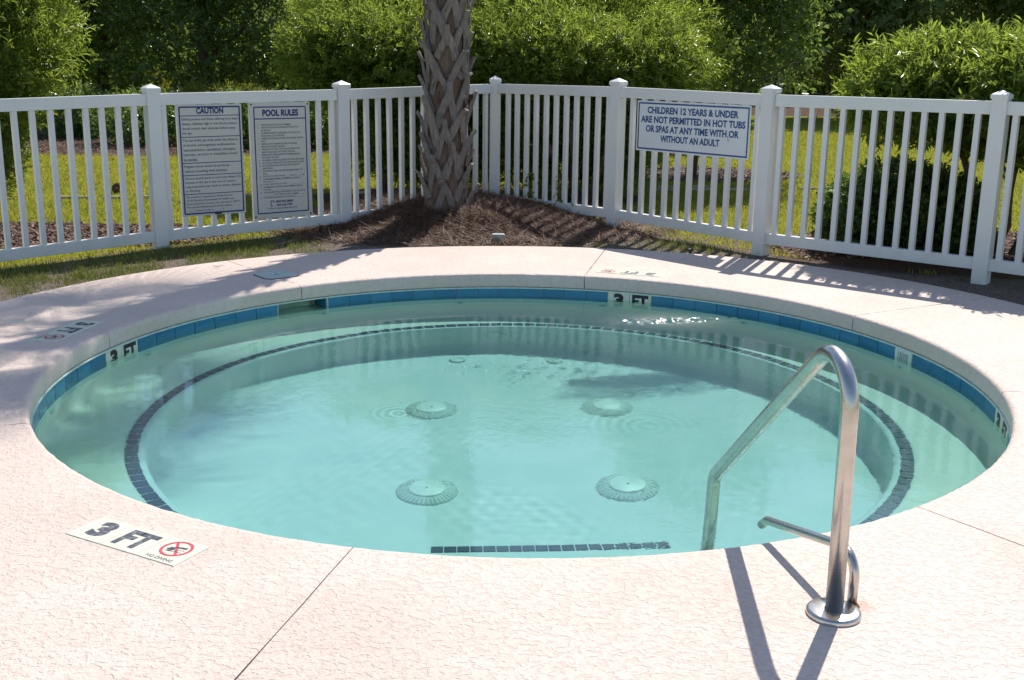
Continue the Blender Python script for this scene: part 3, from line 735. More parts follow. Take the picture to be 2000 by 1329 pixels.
for i, (x, y, z) in enumerate(POSTS):
    d = (panel_dir(max(0, i - 1)) + panel_dir(min(i, len(POSTS) - 2))).normalized() if i != 3 else Vector((1, 0.05)).normalized()
    if i in (4, 5, 6): d = panel_dir(i - 1) if i != 6 else panel_dir(5)
    p = link('fence_post', me_post, None, fence); ang = math.atan2(d.y, d.x)
    tilt = {2: rad(0.35), 5: rad(-0.2)}.get(i, 0)
    p.matrix_local = Matrix.Translation(Vector((x, y, z)) - fl) @ Matrix.Rotation(ang, 4, 'Z') @ Matrix.Rotation(tilt, 4, 'Y')
    c = link('post_cap', me_cap, None, p)
bm = bmesh.new(); bbox(bm, (0, 0, 0.622), (0.0385, 0.0385, 1.06), bev=0.002)
bmesh.ops.recalc_face_normals(bm, faces=bm.faces); me_pick = bpy.data.meshes.new('picket'); bm.to_mesh(me_pick); bm.free(); me_pick.materials.append(M_VINYL)
for i in range(len(POSTS) - 1):
    a = Vector(POSTS[i]); b_ = Vector(POSTS[i + 1]); t = panel_dir(i); ln = (b_.xy - a.xy).length; ang = math.atan2(t.y, t.x)
    sl = math.atan2(b_.z - a.z, ln)
    for nm, zc, hh, th in (('top_rail', 1.160, 0.090, 0.052), ('bottom_rail', 0.087, 0.084, 0.052)):
        bm = bmesh.new(); bbox(bm, (0, 0, 0), (ln - 0.098, th, hh), bev=0.004)
        o = bmobj(nm, bm, M_VINYL, fence)
        o.matrix_local = Matrix.Translation((a + b_) / 2 + Vector((0, 0, zc)) - fl) @ Matrix.Rotation(ang, 4, 'Z') @ Matrix.Rotation(-sl, 4, 'Y')
    s0, ds, n = PICK[i]
    for k in range(n):
        s = s0 + ds * k
        if s > ln - 0.07: break
        p = a + (b_ - a) * (s / ln); o = link('picket', me_pick, None, fence)
        o.matrix_local = Matrix.Translation(p - fl) @ Matrix.Rotation(ang, 4, 'Z') @ Matrix.Rotation(random.gauss(0, 0.0022), 4, 'Y') @ Matrix.Rotation(random.gauss(0, 0.02), 4, 'Z')

# ------------------------------------------------------------------ signs on the fence
def sign(name, panel, s0, s1, z0, z1, label, mat, tilt=0.0):
    a = Vector(POSTS[panel]); t = panel_dir(panel); n = Vector((t.y, -t.x))
    if n.dot(-a.xy) < 0: n = -n
    p = a.xy + t * s0 + n * 0.0225
    o = empty(name, (p.x, p.y, z0), frame((t.x, t.y, tilt), (0, 0, 1))); tag(o, label, 'sign')
    w, hgt = s1 - s0, z1 - z0
    bm = bmesh.new(); bbox(bm, (w / 2, hgt / 2, 0.0015), (w, hgt, 0.003), bev=0.0012); bmobj('board', bm, mat, o)
    return o, w, hgt
def border(o, x0, y0, x1, y1, t, mat, r=0.012, name='border'):
    bm = bmesh.new()
    def rr_(x0, y0, x1, y1, r):
        pts = []
        for cx, cy, a0 in ((x1 - r, y1 - r, 0), (x0 + r, y1 - r, 90), (x0 + r, y0 + r, 180), (x1 - r, y0 + r, 270)):
            for k in range(5): a = rad(a0 + 22.5 * k); pts.append((cx + r * math.cos(a), cy + r * math.sin(a)))
        return pts
    A = [bm.verts.new((x, y, 0.0038)) for x, y in rr_(x0, y0, x1, y1, r)]; B = [bm.verts.new((x, y, 0.0038)) for x, y in rr_(x0 + t, y0 + t, x1 - t, y1 - t, max(0.002, r - t * 0.6))]
    for i in range(len(A)): j = (i + 1) % len(A); bm.faces.new((A[i], A[j], B[j], B[i]))
    bmobj(name, bm, mat, o)
def rule(o, x0, x1, y, t, mat):
    bm = bmesh.new(); bm.faces.new([bm.verts.new(p) for p in ((x0, y - t / 2, 0.004), (x1, y - t / 2, 0.004), (x1, y + t / 2, 0.004), (x0, y + t / 2, 0.004))]); bmobj('ruled_line', bm, mat, o)

cs, w, hh = sign('caution_sign', 1, 0.185, 0.727, 0.190, 1.080, 'tall cream CAUTION sign ruled into five blocks, left of the pool rules', M_SIGN)
border(cs, 0.014, 0.014, w - 0.014, hh - 0.014, 0.012, M_NAVYPRINT)
RW = [(0.802, None), (0.635, None), (0.428, None), (0.330, None), (0.178, None)]
for y, _ in RW: rule(cs, 0.02, w - 0.02, y, 0.006, M_NAVYPRINT)
text_mesh('heading', 'CAUTION', M_NAVYPRINT, cs, 0.158, 0.816, 0.228, 0.050, 0.004, 0.045)
BL = [(0.792, 0.645, ["Elderly persons and those suffering from heart", "disease, diabetes, high or low blood pressure", "should consult their physician before using", "the spa."]),
      (0.625, 0.438, ["The use of this spa while under the influence", "of alcohol, anticoagulants, antihistamines,", "vasoconstrictors, vasodilators, stimulants,", "hypnotics, narcotics or tranquilizers should", "be avoided."]),
      (0.418, 0.342, ["Pregnant women should not use the spa", "without consulting their physician."]),
      (0.320, 0.188, ["Persons should spend no more than fifteen (15)", "minutes in the spa at any one (1) session.", "Long exposures may result in nausea, dizziness", "or fainting."]),
      (0.168, 0.030, ["The maximum temperature allowed by the", "South Carolina Department of Health and", "Environmental Control, for any spa is 104\u00b0 F.", "The actual temperature of this spa at", "_____ o'clock today is _____ F."])]
for y1, y0, lines in BL:
    lh = (y1 - y0) / len(lines)
    for k, s in enumerate(lines):
        wd = min(0.475, len(s) * 0.0103); ht = lh * 0.72
        text_mesh('lettering', s, M_GREYPRINT, cs, 0.036, y1 - lh * (k + 0.88), wd, ht, 0.004, 0.012)
bm = bmesh.new(); bbox(bm, (0.30, 0.010, 0.006), (0.055, 0.010, 0.008)); bmobj('rusty_clip', bm, M_RUST, cs)

ps, w, hh = sign('pool_rules_sign', 1, 0.795, 1.338, 0.125, 1.090, 'tall cream POOL RULES sign with small numbered print, beside the caution sign', M_SIGN)
border(ps, 0.034, 0.040, w - 0.034, hh - 0.034, 0.010, M_NAVYPRINT); rule(ps, 0.04, w - 0.04, hh - 0.135, 0.009, M_NAVYPRINT)
text_mesh('heading', 'POOL RULES', M_NAVYPRINT, ps, 0.112, hh - 0.115, 0.325, 0.056, 0.004, 0.05)
rules = [("1.", ["THERE SHOULD BE NO SOLO SWIMMING."]), ("2.", ["THERE SHOULD BE NO RUNNING, BOISTEROUS OR", "ROUGH PLAY."]), ("3.", ["NO PERSON UNDER THE INFLUENCE OF ALCOHOL OR", "DRUGS SHOULD USE THE POOL."]),
         ("4.", ["THERE SHOULD BE NO SPITTING OR BLOWING NOSE IN", "POOL."]), ("5.", ["PERSONS WITH DIARRHEA ILLNESS OR NAUSEA", "SHOULD NOT ENTER THE POOL."]), ("6.", ["PERSONS WITH SKIN, EYE, EAR OR RESPIRATORY", "INFECTIONS SHOULD NOT ENTER THE POOL."]),
         ("7.", ["PERSONS WITH OPEN LESIONS OR WOUNDS SHOULD", "NOT ENTER THE POOL."]), ("8.", ["NO ANIMALS OR PETS ALLOWED IN THE POOL ENCLOSURE"]), ("9.", ["NO GLASS ALLOWED IN THE POOL OR ON THE POOL DECK"]), ("10.", ["NO CHILDREN SHOULD BE IN THE POOL WITHOUT", "SUPERVISION."]),
         ("11.", ["YOU SHOULD TAKE A SHOWER BEFORE ENTERING THE", "POOL."]), ("12.", ["THIS POOL IS OPEN FROM _____ A.M. TO _____P.M."]), ("13.", ["THE MAXIMUM NUMBER OF SWIMMERS ALLOWED IN", "THE POOL IS _____"]), ("14.", ["A FIRST AID KIT IS LOCATED ___________________"]),
         ("15.", ["AN EMERGENCY PHONE IN NEAR SWIMMING AREA IS", "LOCATED ______________________________"]), ("16.", ["THE LICENSED POOL OPERATOR OF THIS FACILITY IS", "___________ STATE CERTIFICATION NUMBER ______"]), ("17.", ["LIFE SAVING EQUIPMENT IS LOCATED AT __________"])]
nl = sum(len(x[1]) for x in rules); y = hh - 0.172; lh = (y - 0.165) / nl
for num, lines in rules:
    text_mesh('lettering', num, M_GREYPRINT, ps, 0.066, y - lh * 0.88, 0.010 if len(num) < 3 else 0.016, lh * 0.62, 0.004, 0.01)
    for s in lines:
        text_mesh('lettering', s, M_GREYPRINT, ps, 0.094, y - lh * 0.88, min(0.385, len(s) * 0.0083), lh * 0.64, 0.004, 0.012); y -= lh
text_mesh('lettering', 'SANCO POOL COMPANY', M_NAVYPRINT, ps, 0.205, 0.128, 0.160, 0.021, 0.004, 0.05)
text_mesh('lettering', '843-626-7997', M_NAVYPRINT, ps, 0.212, 0.100, 0.145, 0.019, 0.004, 0.04)
text_mesh('lettering', '710 Bent Tree Lane, Myrtle Beach, SC', M_GREYPRINT, ps, 0.125, 0.072, 0.275, 0.017, 0.004, 0.015)
bm = bmesh.new()
for (x, yy, sx, sy) in ((0.172, 0.146, 0.030, 0.006), (0.158, 0.125, 0.006, 0.045), (0.186, 0.136, 0.006, 0.018), (0.168, 0.104, 0.020, 0.005)): bbox(bm, (x, yy, 0.0040), (sx, sy, 0.0006))
bmobj('emblem', bm, M_NAVYPRINT, ps)
for sx, sy in ((0.018, 0.018), (w - 0.018, 0.018), (0.018, hh - 0.018), (w - 0.018, hh - 0.018)):
    bm, _ = revolve_bm([(0.008, 0.003), (0.006, 0.0065), (0.0004, 0.007)], 10, c=(sx, sy)); bmobj('screw', bm, M_RUST, ps)

ch, w, hh = sign('children_rule_sign', 4, 0.256, 1.451, 0.709, 1.132, 'wide white sign barring children 12 and under from hot tubs', M_SIGN_W)
border(ch, 0.014, 0.014, w - 0.014, hh - 0.014, 0.013, M_BLUEPRINT, 0.008)
for k, (s, wd) in enumerate((("CHILDREN 12 YEARS & UNDER", 0.96), ("ARE NOT PERMITTED IN HOT TUBS", 1.10), ("OR SPAS AT ANY TIME WITH OR", 0.985), ("WITHOUT AN ADULT", 0.63))):
    text_mesh('lettering', s, M_BLUEPRINT, ch, w / 2 - wd / 2 - (0.01 if k == 3 else 0), 0.318 - 0.078 * k, wd, 0.058, 0.004, 0.04)
bm = bmesh.new(); bbox(bm, (0.985, 0.155, 0.004), (0.005, 0.045, 0.0006), Matrix.Rotation(rad(8), 3, 'Z')); bmobj('peeling_mark', bm, M_BLACK, ch)

# ------------------------------------------------------------------ small things by the deck
o = empty('concrete_block', (-0.124, 9.16, float(ground_z(-0.124, 9.16)))); tag(o, 'small grey concrete block at the edge of the pine straw', 'block')
bm = bmesh.new(); bbox(bm, (0, 0, 0.028), (0.105, 0.07, 0.07), bev=0.005); bmobj('block_body', bm, simple('grey_concrete', (0.30, 0.30, 0.28), 0.9, var=0.15), o)
bm = bmesh.new(); bbox(bm, (0, 0, 0.066), (0.098, 0.064, 0.006), bev=0.002); bmobj('block_top', bm, simple('pale_cement_face', (0.42, 0.45, 0.45), 0.8, var=0.1), o)
o = empty('sprinkler_head', (1.40, 8.70, float(ground_z(1.40, 8.70)))); tag(o, 'small black irrigation head in the bare soil by the far right deck', 'sprinkler')
bm = bmesh.new(); tube(bm, [(0, 0, -0.02), (0, 0, 0.035)], 0.014, 12); bmobj('riser', bm, M_BLACK, o)
bm, _ = revolve_bm([(0.014, 0.035), (0.026, 0.036), (0.026, 0.05), (0.012, 0.056), (0.0005, 0.056)], 14); bmobj('cap', bm, M_BLACK, o)
o = empty('dry_leaf', (-2.10, 7.78, 0.004)); tag(o, 'tiny curled dry leaf lying on the sunlit left deck', 'leaf')
bm = bmesh.new(); g_ = [[bm.verts.new((0.016 * i, 0.008 * j * (1 - abs(i) / 2.6), 0.004 + 0.0022 * i * i + 0.003 * j * j)) for j in (-1, 0, 1)] for i in (-2, -1, 0, 1, 2)]
for A, B in zip(g_, g_[1:]):
    for k in range(2): bm.faces.new((A[k], A[k + 1], B[k + 1], B[k]))
bmobj('leaf_blade', bm, M_CHIP, o, smooth=True)
bm = bmesh.new(); tube(bm, [(0.032, 0, 0.012), (0.05, 0.004, 0.006)], 0.0012, 6); bmobj('leaf_stalk', bm, M_BARK, o); o.rotation_euler = (0, 0, 0.3)
def cone_thing():
    o = empty('pine_cone', (-4.55, 12.75, float(ground_z(-4.55, 12.75)) + 0.03)); tag(o, 'brown pine cone lying on the lawn behind the left fence', 'pine cone')
    bm = bmesh.new()
    for k in range(60):
        t = k / 60; a = k * 2.4; r = 0.045 * math.sin(PI * (0.15 + 0.8 * t)) + 0.008
        bbox(bm, (r * math.cos(a), r * math.sin(a), 0.11 * t), (0.030, 0.016, 0.005), Matrix.Rotation(a, 3, 'Z') @ Matrix.Rotation(rad(-30), 3, 'Y'))
    bmobj('cone_scales', bm, M_STRAW, o)
    bm = bmesh.new(); tube(bm, [(0, 0, 0), (0, 0, 0.1)], 0.02, 8); bmobj('cone_core', bm, M_BARK, o)
    o.rotation_euler = (rad(70), 0, 0.6)
cone_thing()
M_EDGE = simple('weathered_path_edge', (0.50, 0.47, 0.40), 0.9, var=0.2)
def edging(pts, w=0.03):
    bm = bmesh.new()
    for (x0, y0), (x1, y1) in pts:
        d = Vector((x1 - x0, y1 - y0, 0)); z = float(ground_z((x0 + x1) / 2, (y0 + y1) / 2)); bbox(bm, ((x0 + x1) / 2, (y0 + y1) / 2, z + 0.002), (d.length, w, 0.05), Matrix.Rotation(math.atan2(d.y, d.x), 3, 'Z'))
    return bmobj('path_edge', bm, M_EDGE)
segs = []
for k in range(26):
    x = -5.4 + k * 0.44 + random.uniform(-0.05, 0.05)
    if random.random() < 0.25: continue
    y = 12.05 + 0.155 * (x + 5.4) + random.uniform(-0.02, 0.02); l = random.uniform(0.18, 0.36); segs.append(((x, y), (x + l, y + 0.155 * l)))
    if random.random() < 0.5 and x > 1: segs.append(((x + 0.1, y + 0.32), (x + 0.1 + l * 0.7, y + 0.34)))
tag(edging(segs), kind='structure')
bm = bmesh.new()
bbox(bm, (-12.0, 31.5, -0.05), (7.0, 1.5, 0.06), Matrix.Rotation(rad(6), 3, 'Z')); tag(bmobj('path', bm, simple('grey_asphalt', (0.16, 0.16, 0.165), 0.9, var=0.1)), kind='structure')

# ------------------------------------------------------------------ leaves
def leaf_mesh(name, P, Dv, Nv, ln, wd, mat, parent=None, fold=0.25):
    """P base points, Dv leaf direction, Nv approximate leaf normal; each leaf is two triangles folded on the midrib"""
    n = len(P)
    Dv = Dv / (np.linalg.norm(Dv, axis=1, keepdims=True) + 1e-9)
    S = np.cross(Dv, Nv); S /= (np.linalg.norm(S, axis=1, keepdims=True) + 1e-9)
    U = np.cross(S, Dv)
    ln = np.broadcast_to(ln, n)[:, None]; wd = np.broadcast_to(wd, n)[:, None]
    base = P; tip = P + Dv * ln - U * ln * 0.12
    mid = P + Dv * ln * 0.45
    l = mid + S * wd * 0.5 + U * wd * fold; r = mid - S * wd * 0.5 + U * wd * fold
    co = np.stack([base, l, tip, r], 1).reshape(-1, 3).astype(np.float32)
    i = np.arange(n) * 4
    f = np.stack([np.stack([i, i + 1, i + 2], 1), np.stack([i, i + 2, i + 3], 1)], 1).reshape(-1, 3)
    me = bpy.data.meshes.new(name)
    me.vertices.add(n * 4); me.vertices.foreach_set('co', co.ravel())
    me.loops.add(len(f) * 3); me.loops.foreach_set('vertex_index', f.ravel().astype(np.int32))
    me.polygons.add(len(f)); me.polygons.foreach_set('loop_start', (np.arange(len(f)) * 3).astype(np.int32))
    me.update(calc_edges=True)
    return link(name, me, mat, parent)
def sprigs(blobs, n, k, twig, r_=rng, lump=0.16, shell=0.28, up=0.5, jit=0.5):
    """twigs spread through a lumpy union of ellipsoids, each with k leaves along it"""
    B = np.array(blobs, float); wts = (B[:, 3] * B[:, 4] + B[:, 3] * B[:, 5] + B[:, 4] * B[:, 5]); wts /= wts.sum()
    out_p, out_d = [], []
    need = n
    ph = r_.uniform(0, 6.28, (len(B), 6))
    while need > 0:
        m = int(need * 1.6) + 50
        b = r_.choice(len(B), m, p=wts); d = r_.normal(size=(m, 3)); d /= np.linalg.norm(d, axis=1, keepdims=True)
        rr = 1 - shell * np.abs(r_.normal(size=m)) * 0.9
        rr = np.clip(rr, 0.15, 1.04)
        q = ph[b]
        lumps = np.sin(5 * d[:, 0] + q[:, 0]) * np.sin(5 * d[:, 1] + q[:, 1]) + 0.7 * np.sin(9 * d[:, 2] + q[:, 2] + 3 * d[:, 0]) * np.sin(8 * d[:, 0] + q[:, 3]) + 0.5 * np.sin(15 * d[:, 1] + q[:, 4]) * np.sin(14 * d[:, 2] + q[:, 5])
        rr = rr * (1 + lump * lumps)
        p = B[b, :3] + d * B[b, 3:6] * rr[:, None]
        # drop those buried deep in another blob
        deep = np.zeros(m, bool)
        for j in range(len(B)):
            e = np.linalg.norm((p - B[j, :3]) / B[j, 3:6], axis=1); deep |= (e < 0.55) & (b != j)
        ok = ~deep; p, d = p[ok], d[ok] * B[b[ok], 3:6]
        d = d / np.linalg.norm(d, axis=1, keepdims=True)
        out_p.append(p); out_d.append(d); need -= len(p)
    Pp = np.concatenate(out_p)[:n]; Dd = np.concatenate(out_d)[:n]
    Dd = Dd + np.array([0, 0, up]) + r_.normal(size=Dd.shape) * jit; Dd /= np.linalg.norm(Dd, axis=1, keepdims=True)
    t = np.linspace(0.0, 1.0, k)[None, :, None] * twig
    P_ = Pp[:, None, :] + Dd[:, None, :] * t
    side = r_.normal(size=(n, k, 3)); side -= (side * Dd[:, None, :]).sum(-1, keepdims=True) * Dd[:, None, :]
    side /= np.linalg.norm(side, axis=-1, keepdims=True)
    ld = Dd[:, None, :] * 0.8 + side * 0.75
    nn = Dd[:, None, :] + r_.normal(size=(n, k, 3)) * 0.35 + np.array([0, 0, 0.3])
    return P_.reshape(-1, 3), ld.reshape(-1, 3), nn.reshape(-1, 3)
def limb(bm, pts, r0, r1, n=8):
    m = len(pts); tube(bm, pts, r0, n, taper=[r0 + (r1 - r0) * i / (m - 1) for i in range(m)])
def wig(a, b_, k=5, j=0.06):
    a, b_ = Vector(a), Vector(b_); L_ = (b_ - a).length
    return [a.lerp(b_, i / k) + (Vector((random.gauss(0, j), random.gauss(0, j), 0)) * L_ * (1 if 0 < i < k else 0)) for i in range(k + 1)]

def shrub(name, label, cat, base, blobs, n, k, ln, wd, twig, mat, stems, group=None, up=0.5, lump=0.16, inner=0, shell=0.28, hang=0):
    o = empty(name, base); tag(o, label, cat, group)
    b0 = np.array(base)
    rel = [(x - base[0], y - base[1], z - base[2], a, b_, c) for x, y, z, a, b_, c in blobs]
    P_, D_, N_ = sprigs(rel, n, k, twig, up=up, lump=lump, shell=shell)
    l_ = ln * rng.uniform(0.7, 1.25, len(P_)); w_ = wd * rng.uniform(0.8, 1.2, len(P_))
    if inner:
        q = [(x, y, z, a * 0.72, b_ * 0.72, c * 0.78) for x, y, z, a, b_, c in rel]
        p2, d2, n2 = sprigs(q, inner, 5, twig, up=0.2, lump=0.1, shell=0.5)
        P_ = np.concatenate([P_, p2]); D_ = np.concatenate([D_, d2]); N_ = np.concatenate([N_, n2])
        l_ = np.concatenate([l_, np.full(len(p2), ln * 1.7)]); w_ = np.concatenate([w_, np.full(len(p2), wd * 3.0)])
    leaf_mesh('crown', P_, D_, N_, l_, w_, mat, o)
    bm = bmesh.new()
    for s in stems:
        pts = [Vector(p) - Vector(base) for p in s[0]]
        full = []
        for a, c in zip(pts, pts[1:]): full += wig(a, c, 3, 0.04)[:-1]
        full.append(pts[-1]); limb(bm, full, s[1], s[2])
    bmobj('trunk', bm, M_BARK, o, smooth=True)
    return o

# big willowy shrub at the left edge
shrub('large_shrub', 'tall willowy green shrub filling the left edge behind the fence', 'shrub', (-5.2, 10.6, -0.07),
      [(-5.2, 10.6, 2.0, 1.08, 1.0, 0.95), (-4.72, 10.5, 1.55, 0.60, 0.7, 0.62), (-5.5, 10.5, 2.9, 1.0, 0.9, 0.8), (-5.25, 10.3, 1.0, 0.80, 0.7, 0.80), (-4.85, 10.7, 2.5, 0.58, 0.7, 0.75), (-5.1, 10.2, 0.55, 0.52, 0.5, 0.45)],
      13500, 10, 0.062, 0.0135, 0.15, M_LEAF_A, [([(-5.2, 10.6, -0.1), (-5.2, 10.6, 0.6), (-5.3, 10.6, 1.9)], 0.05, 0.02), ([(-5.2, 10.6, -0.1), (-5.0, 10.5, 0.7), (-4.9, 10.5, 1.6)], 0.04, 0.015)], inner=1600)
# hedge of two plants behind the palm
shrub('hedge_shrub', 'broad sunlit willowy shrub behind the pool rules sign, left of the palm', 'shrub', (-1.55, 12.4, -0.04),
      [(-1.50, 12.5, 1.46, 0.95, 0.90, 0.50), (-0.75, 12.5, 1.46, 0.85, 0.90, 0.50), (-2.02, 12.6, 1.45, 0.50, 0.70, 0.45), (-1.25, 12.6, 0.80, 0.72, 0.60, 0.70), (-0.70, 12.6, 0.70, 0.70, 0.55, 0.65), (-1.50, 13.35, 1.70, 1.05, 0.90, 0.80), (-0.70, 13.35, 1.70, 1.0, 0.90, 0.80)],
      17000, 10, 0.062, 0.0135, 0.15, M_LEAF_A, [([(-1.5, 12.4, -0.1), (-1.4, 12.4, 0.7), (-1.5, 12.5, 1.7)], 0.05, 0.02), ([(-1.0, 12.4, -0.1), (-0.9, 12.4, 0.6), (-0.8, 12.5, 1.6)], 0.045, 0.02), ([(-1.3, 12.4, -0.1), (-1.8, 12.4, 0.9), (-2.0, 12.5, 1.7)], 0.04, 0.015)],
      group='willowy shrubs massed behind the fence corner', inner=4200, shell=0.30)
shrub('hedge_shrub', 'broad sunlit willowy shrub right of the palm behind the fence corner', 'shrub', (0.75, 11.9, -0.03),
      [(0.30, 12.3, 1.50, 1.05, 0.90, 0.50), (1.28, 12.25, 1.40, 0.80, 0.80, 0.45), (0.35, 12.4, 0.80, 0.90, 0.60, 0.75), (1.10, 12.4, 0.75, 0.58, 0.55, 0.70), (0.30, 13.15, 1.70, 1.20, 0.90, 0.85), (1.38, 13.05, 1.50, 0.85, 0.85, 0.75)],
      17000, 10, 0.062, 0.0135, 0.15, M_LEAF_A, [([(0.7, 11.9, -0.1), (0.6, 11.9, 0.7), (0.45, 12.0, 1.8)], 0.05, 0.02), ([(0.8, 11.9, -0.1), (1.0, 11.9, 0.8), (1.3, 11.9, 1.6)], 0.045, 0.018), ([(0.5, 11.8, -0.1), (0.3, 11.8, 0.7), (0.3, 11.9, 1.5)], 0.04, 0.015)],
      group='willowy shrubs massed behind the fence corner', inner=4200, shell=0.30)
# tree-form shrub at the right
shrub('tree_form_shrub', 'flat topped long leaved shrub on bare crooked trunks at the right edge', 'shrub', (3.92, 8.88, -0.03),
      [(3.40, 8.95, 1.28, 0.70, 0.60, 0.36), (4.2, 9.0, 1.31, 0.85, 0.7, 0.38), (5.1, 8.9, 1.34, 0.9, 0.75, 0.40), (3.9, 8.8, 1.00, 0.50, 0.45, 0.20), (2.98, 8.85, 1.17, 0.34, 0.4, 0.22), (4.75, 8.0, 1.30, 0.85, 0.60, 0.40), (4.3, 8.5, 1.28, 0.6, 0.5, 0.38), (3.75, 8.15, 1.30, 0.42, 0.35, 0.30)],
      7500, 10, 0.085, 0.017, 0.16, M_LEAF_A, [([(3.93, 8.88, -0.08), (3.90, 8.86, 0.07), (3.78, 8.85, 0.26), (3.63, 8.85, 0.51), (3.55, 8.86, 0.73), (3.42, 8.9, 1.1)], 0.042, 0.018), ([(3.93, 8.88, -0.08), (3.94, 8.86, 0.37), (3.975, 8.86, 0.74), (4.2, 8.95, 1.2)], 0.036, 0.018), ([(3.60, 8.86, 0.60), (3.72, 8.9, 0.9), (3.9, 9.0, 1.3)], 0.022, 0.012), ([(4.0, 8.88, -0.08), (4.4, 8.9, 0.5), (5.0, 8.8, 1.2)], 0.04, 0.02)],
      up=0.28, inner=2800, lump=0.12)
# dark mound shrub under it
shrub('mounded_shrub', 'low dark rounded shrub behind the fence under the flat topped shrub', 'shrub', (3.15, 9.1, -0.03),
      [(3.15, 9.1, 0.26, 0.60, 0.50, 0.42), (2.92, 9.05, 0.20, 0.42, 0.4, 0.33), (3.45, 9.1, 0.24, 0.42, 0.4, 0.38)],
      5200, 7, 0.036, 0.022, 0.06, M_LEAF_B, [([(3.15, 9.1, -0.06), (3.15, 9.1, 0.35)], 0.03, 0.01)], lump=0.05, shell=0.18, inner=800)

# ------------------------------------------------------------------ trees and shrubs further back
def back_tree(base, blobs, n, mat, label, h_tr, group, leaf=0.13, coarse_n=900, name='broadleaf_tree', r0=0.16, sc=1.0):
    base = (base[0] * sc, base[1] * sc, base[2]); blobs = [(x * sc, y * sc, 1.4 + (z - 1.4) * sc, a * sc, b_ * sc, c * sc) for x, y, z, a, b_, c in blobs]; n = int(n * 0.85); h_tr *= sc
    o = empty(name, base); tag(o, label, 'tree', group)
    rel = [(x - base[0], y - base[1], z - base[2], a, b_, c) for x, y, z, a, b_, c in blobs]
    P_, D_, N_ = sprigs(rel, n, 7, leaf * 2.0, up=0.3, lump=0.30, shell=0.30)
    keep = P_[:, 2] + base[2] < 4.8
    P_, D_, N_ = P_[keep], D_[keep], N_[keep]
    l_ = leaf * rng.uniform(0.7, 1.2, len(P_)); w_ = leaf * 0.42 * rng.uniform(0.8, 1.2, len(P_))
    P2, D2, N2 = sprigs(rel, coarse_n, 5, 0.5, up=0.3, lump=0.2, shell=0.35)
    l2 = np.where(P2[:, 2] + base[2] < 4.6, leaf * 1.25, 0.40); w2 = l2 * 0.6
    leaf_mesh('crown', np.concatenate([P_, P2]), np.concatenate([D_, D2]), np.concatenate([N_, N2]), np.concatenate([l_, l2]), np.concatenate([w_, w2]), mat, o)
    bm = bmesh.new(); limb(bm, wig((0, 0, -0.2), (0, 0, h_tr), 5, 0.02), r0, r0 * 0.4, 10)
    for k in range(5):
        a = k * 1.3; limb(bm, wig((0, 0, h_tr * (0.3 + 0.1 * k)), (1.4 * math.cos(a), 1.4 * math.sin(a), h_tr * (0.6 + 0.1 * k)), 4, 0.05), r0 * 0.45, r0 * 0.12, 6)
    bmobj('trunk', bm, M_BARK, o, smooth=True)
    return o
G = 'broadleaf trees beyond the lawn'
back_tree((-8.6, 24.0, -0.05), [(-8.6, 24, 1.9, 1.25, 1.2, 1.7), (-8.3, 24, 3.6, 1.3, 1.2, 1.6), (-8.9, 24, 3.0, 1.2, 1.2, 1.6), (-8.5, 24, 5.0, 1.0, 1.0, 1.0)], 3600, M_LEAF_B, 'dark glossy magnolia like tree beside the large shrub at the left', 4, G, sc=1.2)
back_tree((-5.5, 20.5, -0.05), [(-5.6, 20.6, 1.7, 1.55, 1.3, 1.35), (-4.7, 20.6, 2.2, 1.2, 1.2, 1.5), (-5.9, 20.8, 3.0, 1.3, 1.2, 1.5), (-5.0, 20.8, 4.0, 1.4, 1.3, 1.2)], 4600, M_LEAF_B, 'dark spreading tree directly above the caution sign', 3.5, G, sc=1.3)
back_tree((-13.2, 27.0, -0.05), [(-13.2, 27, 3.0, 2.4, 2, 2.8), (-12.0, 27, 4.4, 2.0, 2, 2.2)], 2200, M_LEAF_B, 'dark tree half hidden behind the large shrub at the left edge', 4, G)
back_tree((2.35, 15.0, -0.05), [(2.95, 15.2, 1.95, 0.90, 0.9, 0.95), (2.2, 15.3, 2.7, 0.95, 1.0, 1.1), (3.25, 15.2, 2.9, 0.80, 0.9, 1.1), (2.6, 15.4, 3.5, 1.0, 1.0, 0.9)], 4600, M_LEAF_B, 'dark leafy tree on a bare trunk behind the children rule sign', 2.6, G, leaf=0.085, r0=0.085, coarse_n=700)
back_tree((6.6, 22.5, -0.05), [(6.5, 22.5, 2.2, 1.15, 1.1, 1.2), (6.2, 22.5, 3.6, 1.5, 1.3, 1.4), (7.0, 22.6, 4.6, 1.4, 1.2, 1.0)], 3400, M_LEAF_D, 'pale sunlit tree between the dark tree and the right hand shrub', 3.6, G, leaf=0.11, sc=1.4)
back_tree((9.5, 31.0, -0.05), [(9.0, 31, 3.0, 2.0, 1.8, 2.2), (11.0, 31, 3.6, 2.2, 1.8, 2.4), (10, 31, 5.2, 2.2, 2, 1.8)], 3600, M_LEAF_C, 'mid green tree in the woodland edge behind the flat topped shrub', 4, G, leaf=0.16)
back_tree((14.6, 30.0, -0.05), [(14.5, 30, 3.2, 2.2, 1.8, 2.6), (13.4, 30, 4.8, 2.2, 1.8, 2.0)], 3000, M_LEAF_C, 'mid green tree in the woodland edge at the far right', 4, G, leaf=0.16)
back_tree((-2.0, 27.0, -0.05), [(-2, 27, 2.8, 2.2, 1.8, 2.4), (-1.0, 27, 4.4, 2.2, 1.8, 2.0)], 2600, M_LEAF_C, 'mid green tree behind the shrub left of the palm', 4, G, leaf=0.16)
back_tree((2.8, 30.0, -0.05), [(2.8, 30, 3.0, 2.4, 1.8, 2.6), (1.4, 30, 5.0, 2.4, 1.8, 2.0)], 2400, M_LEAF_C, 'mid green tree behind the shrub right of the palm', 4, G, leaf=0.16)
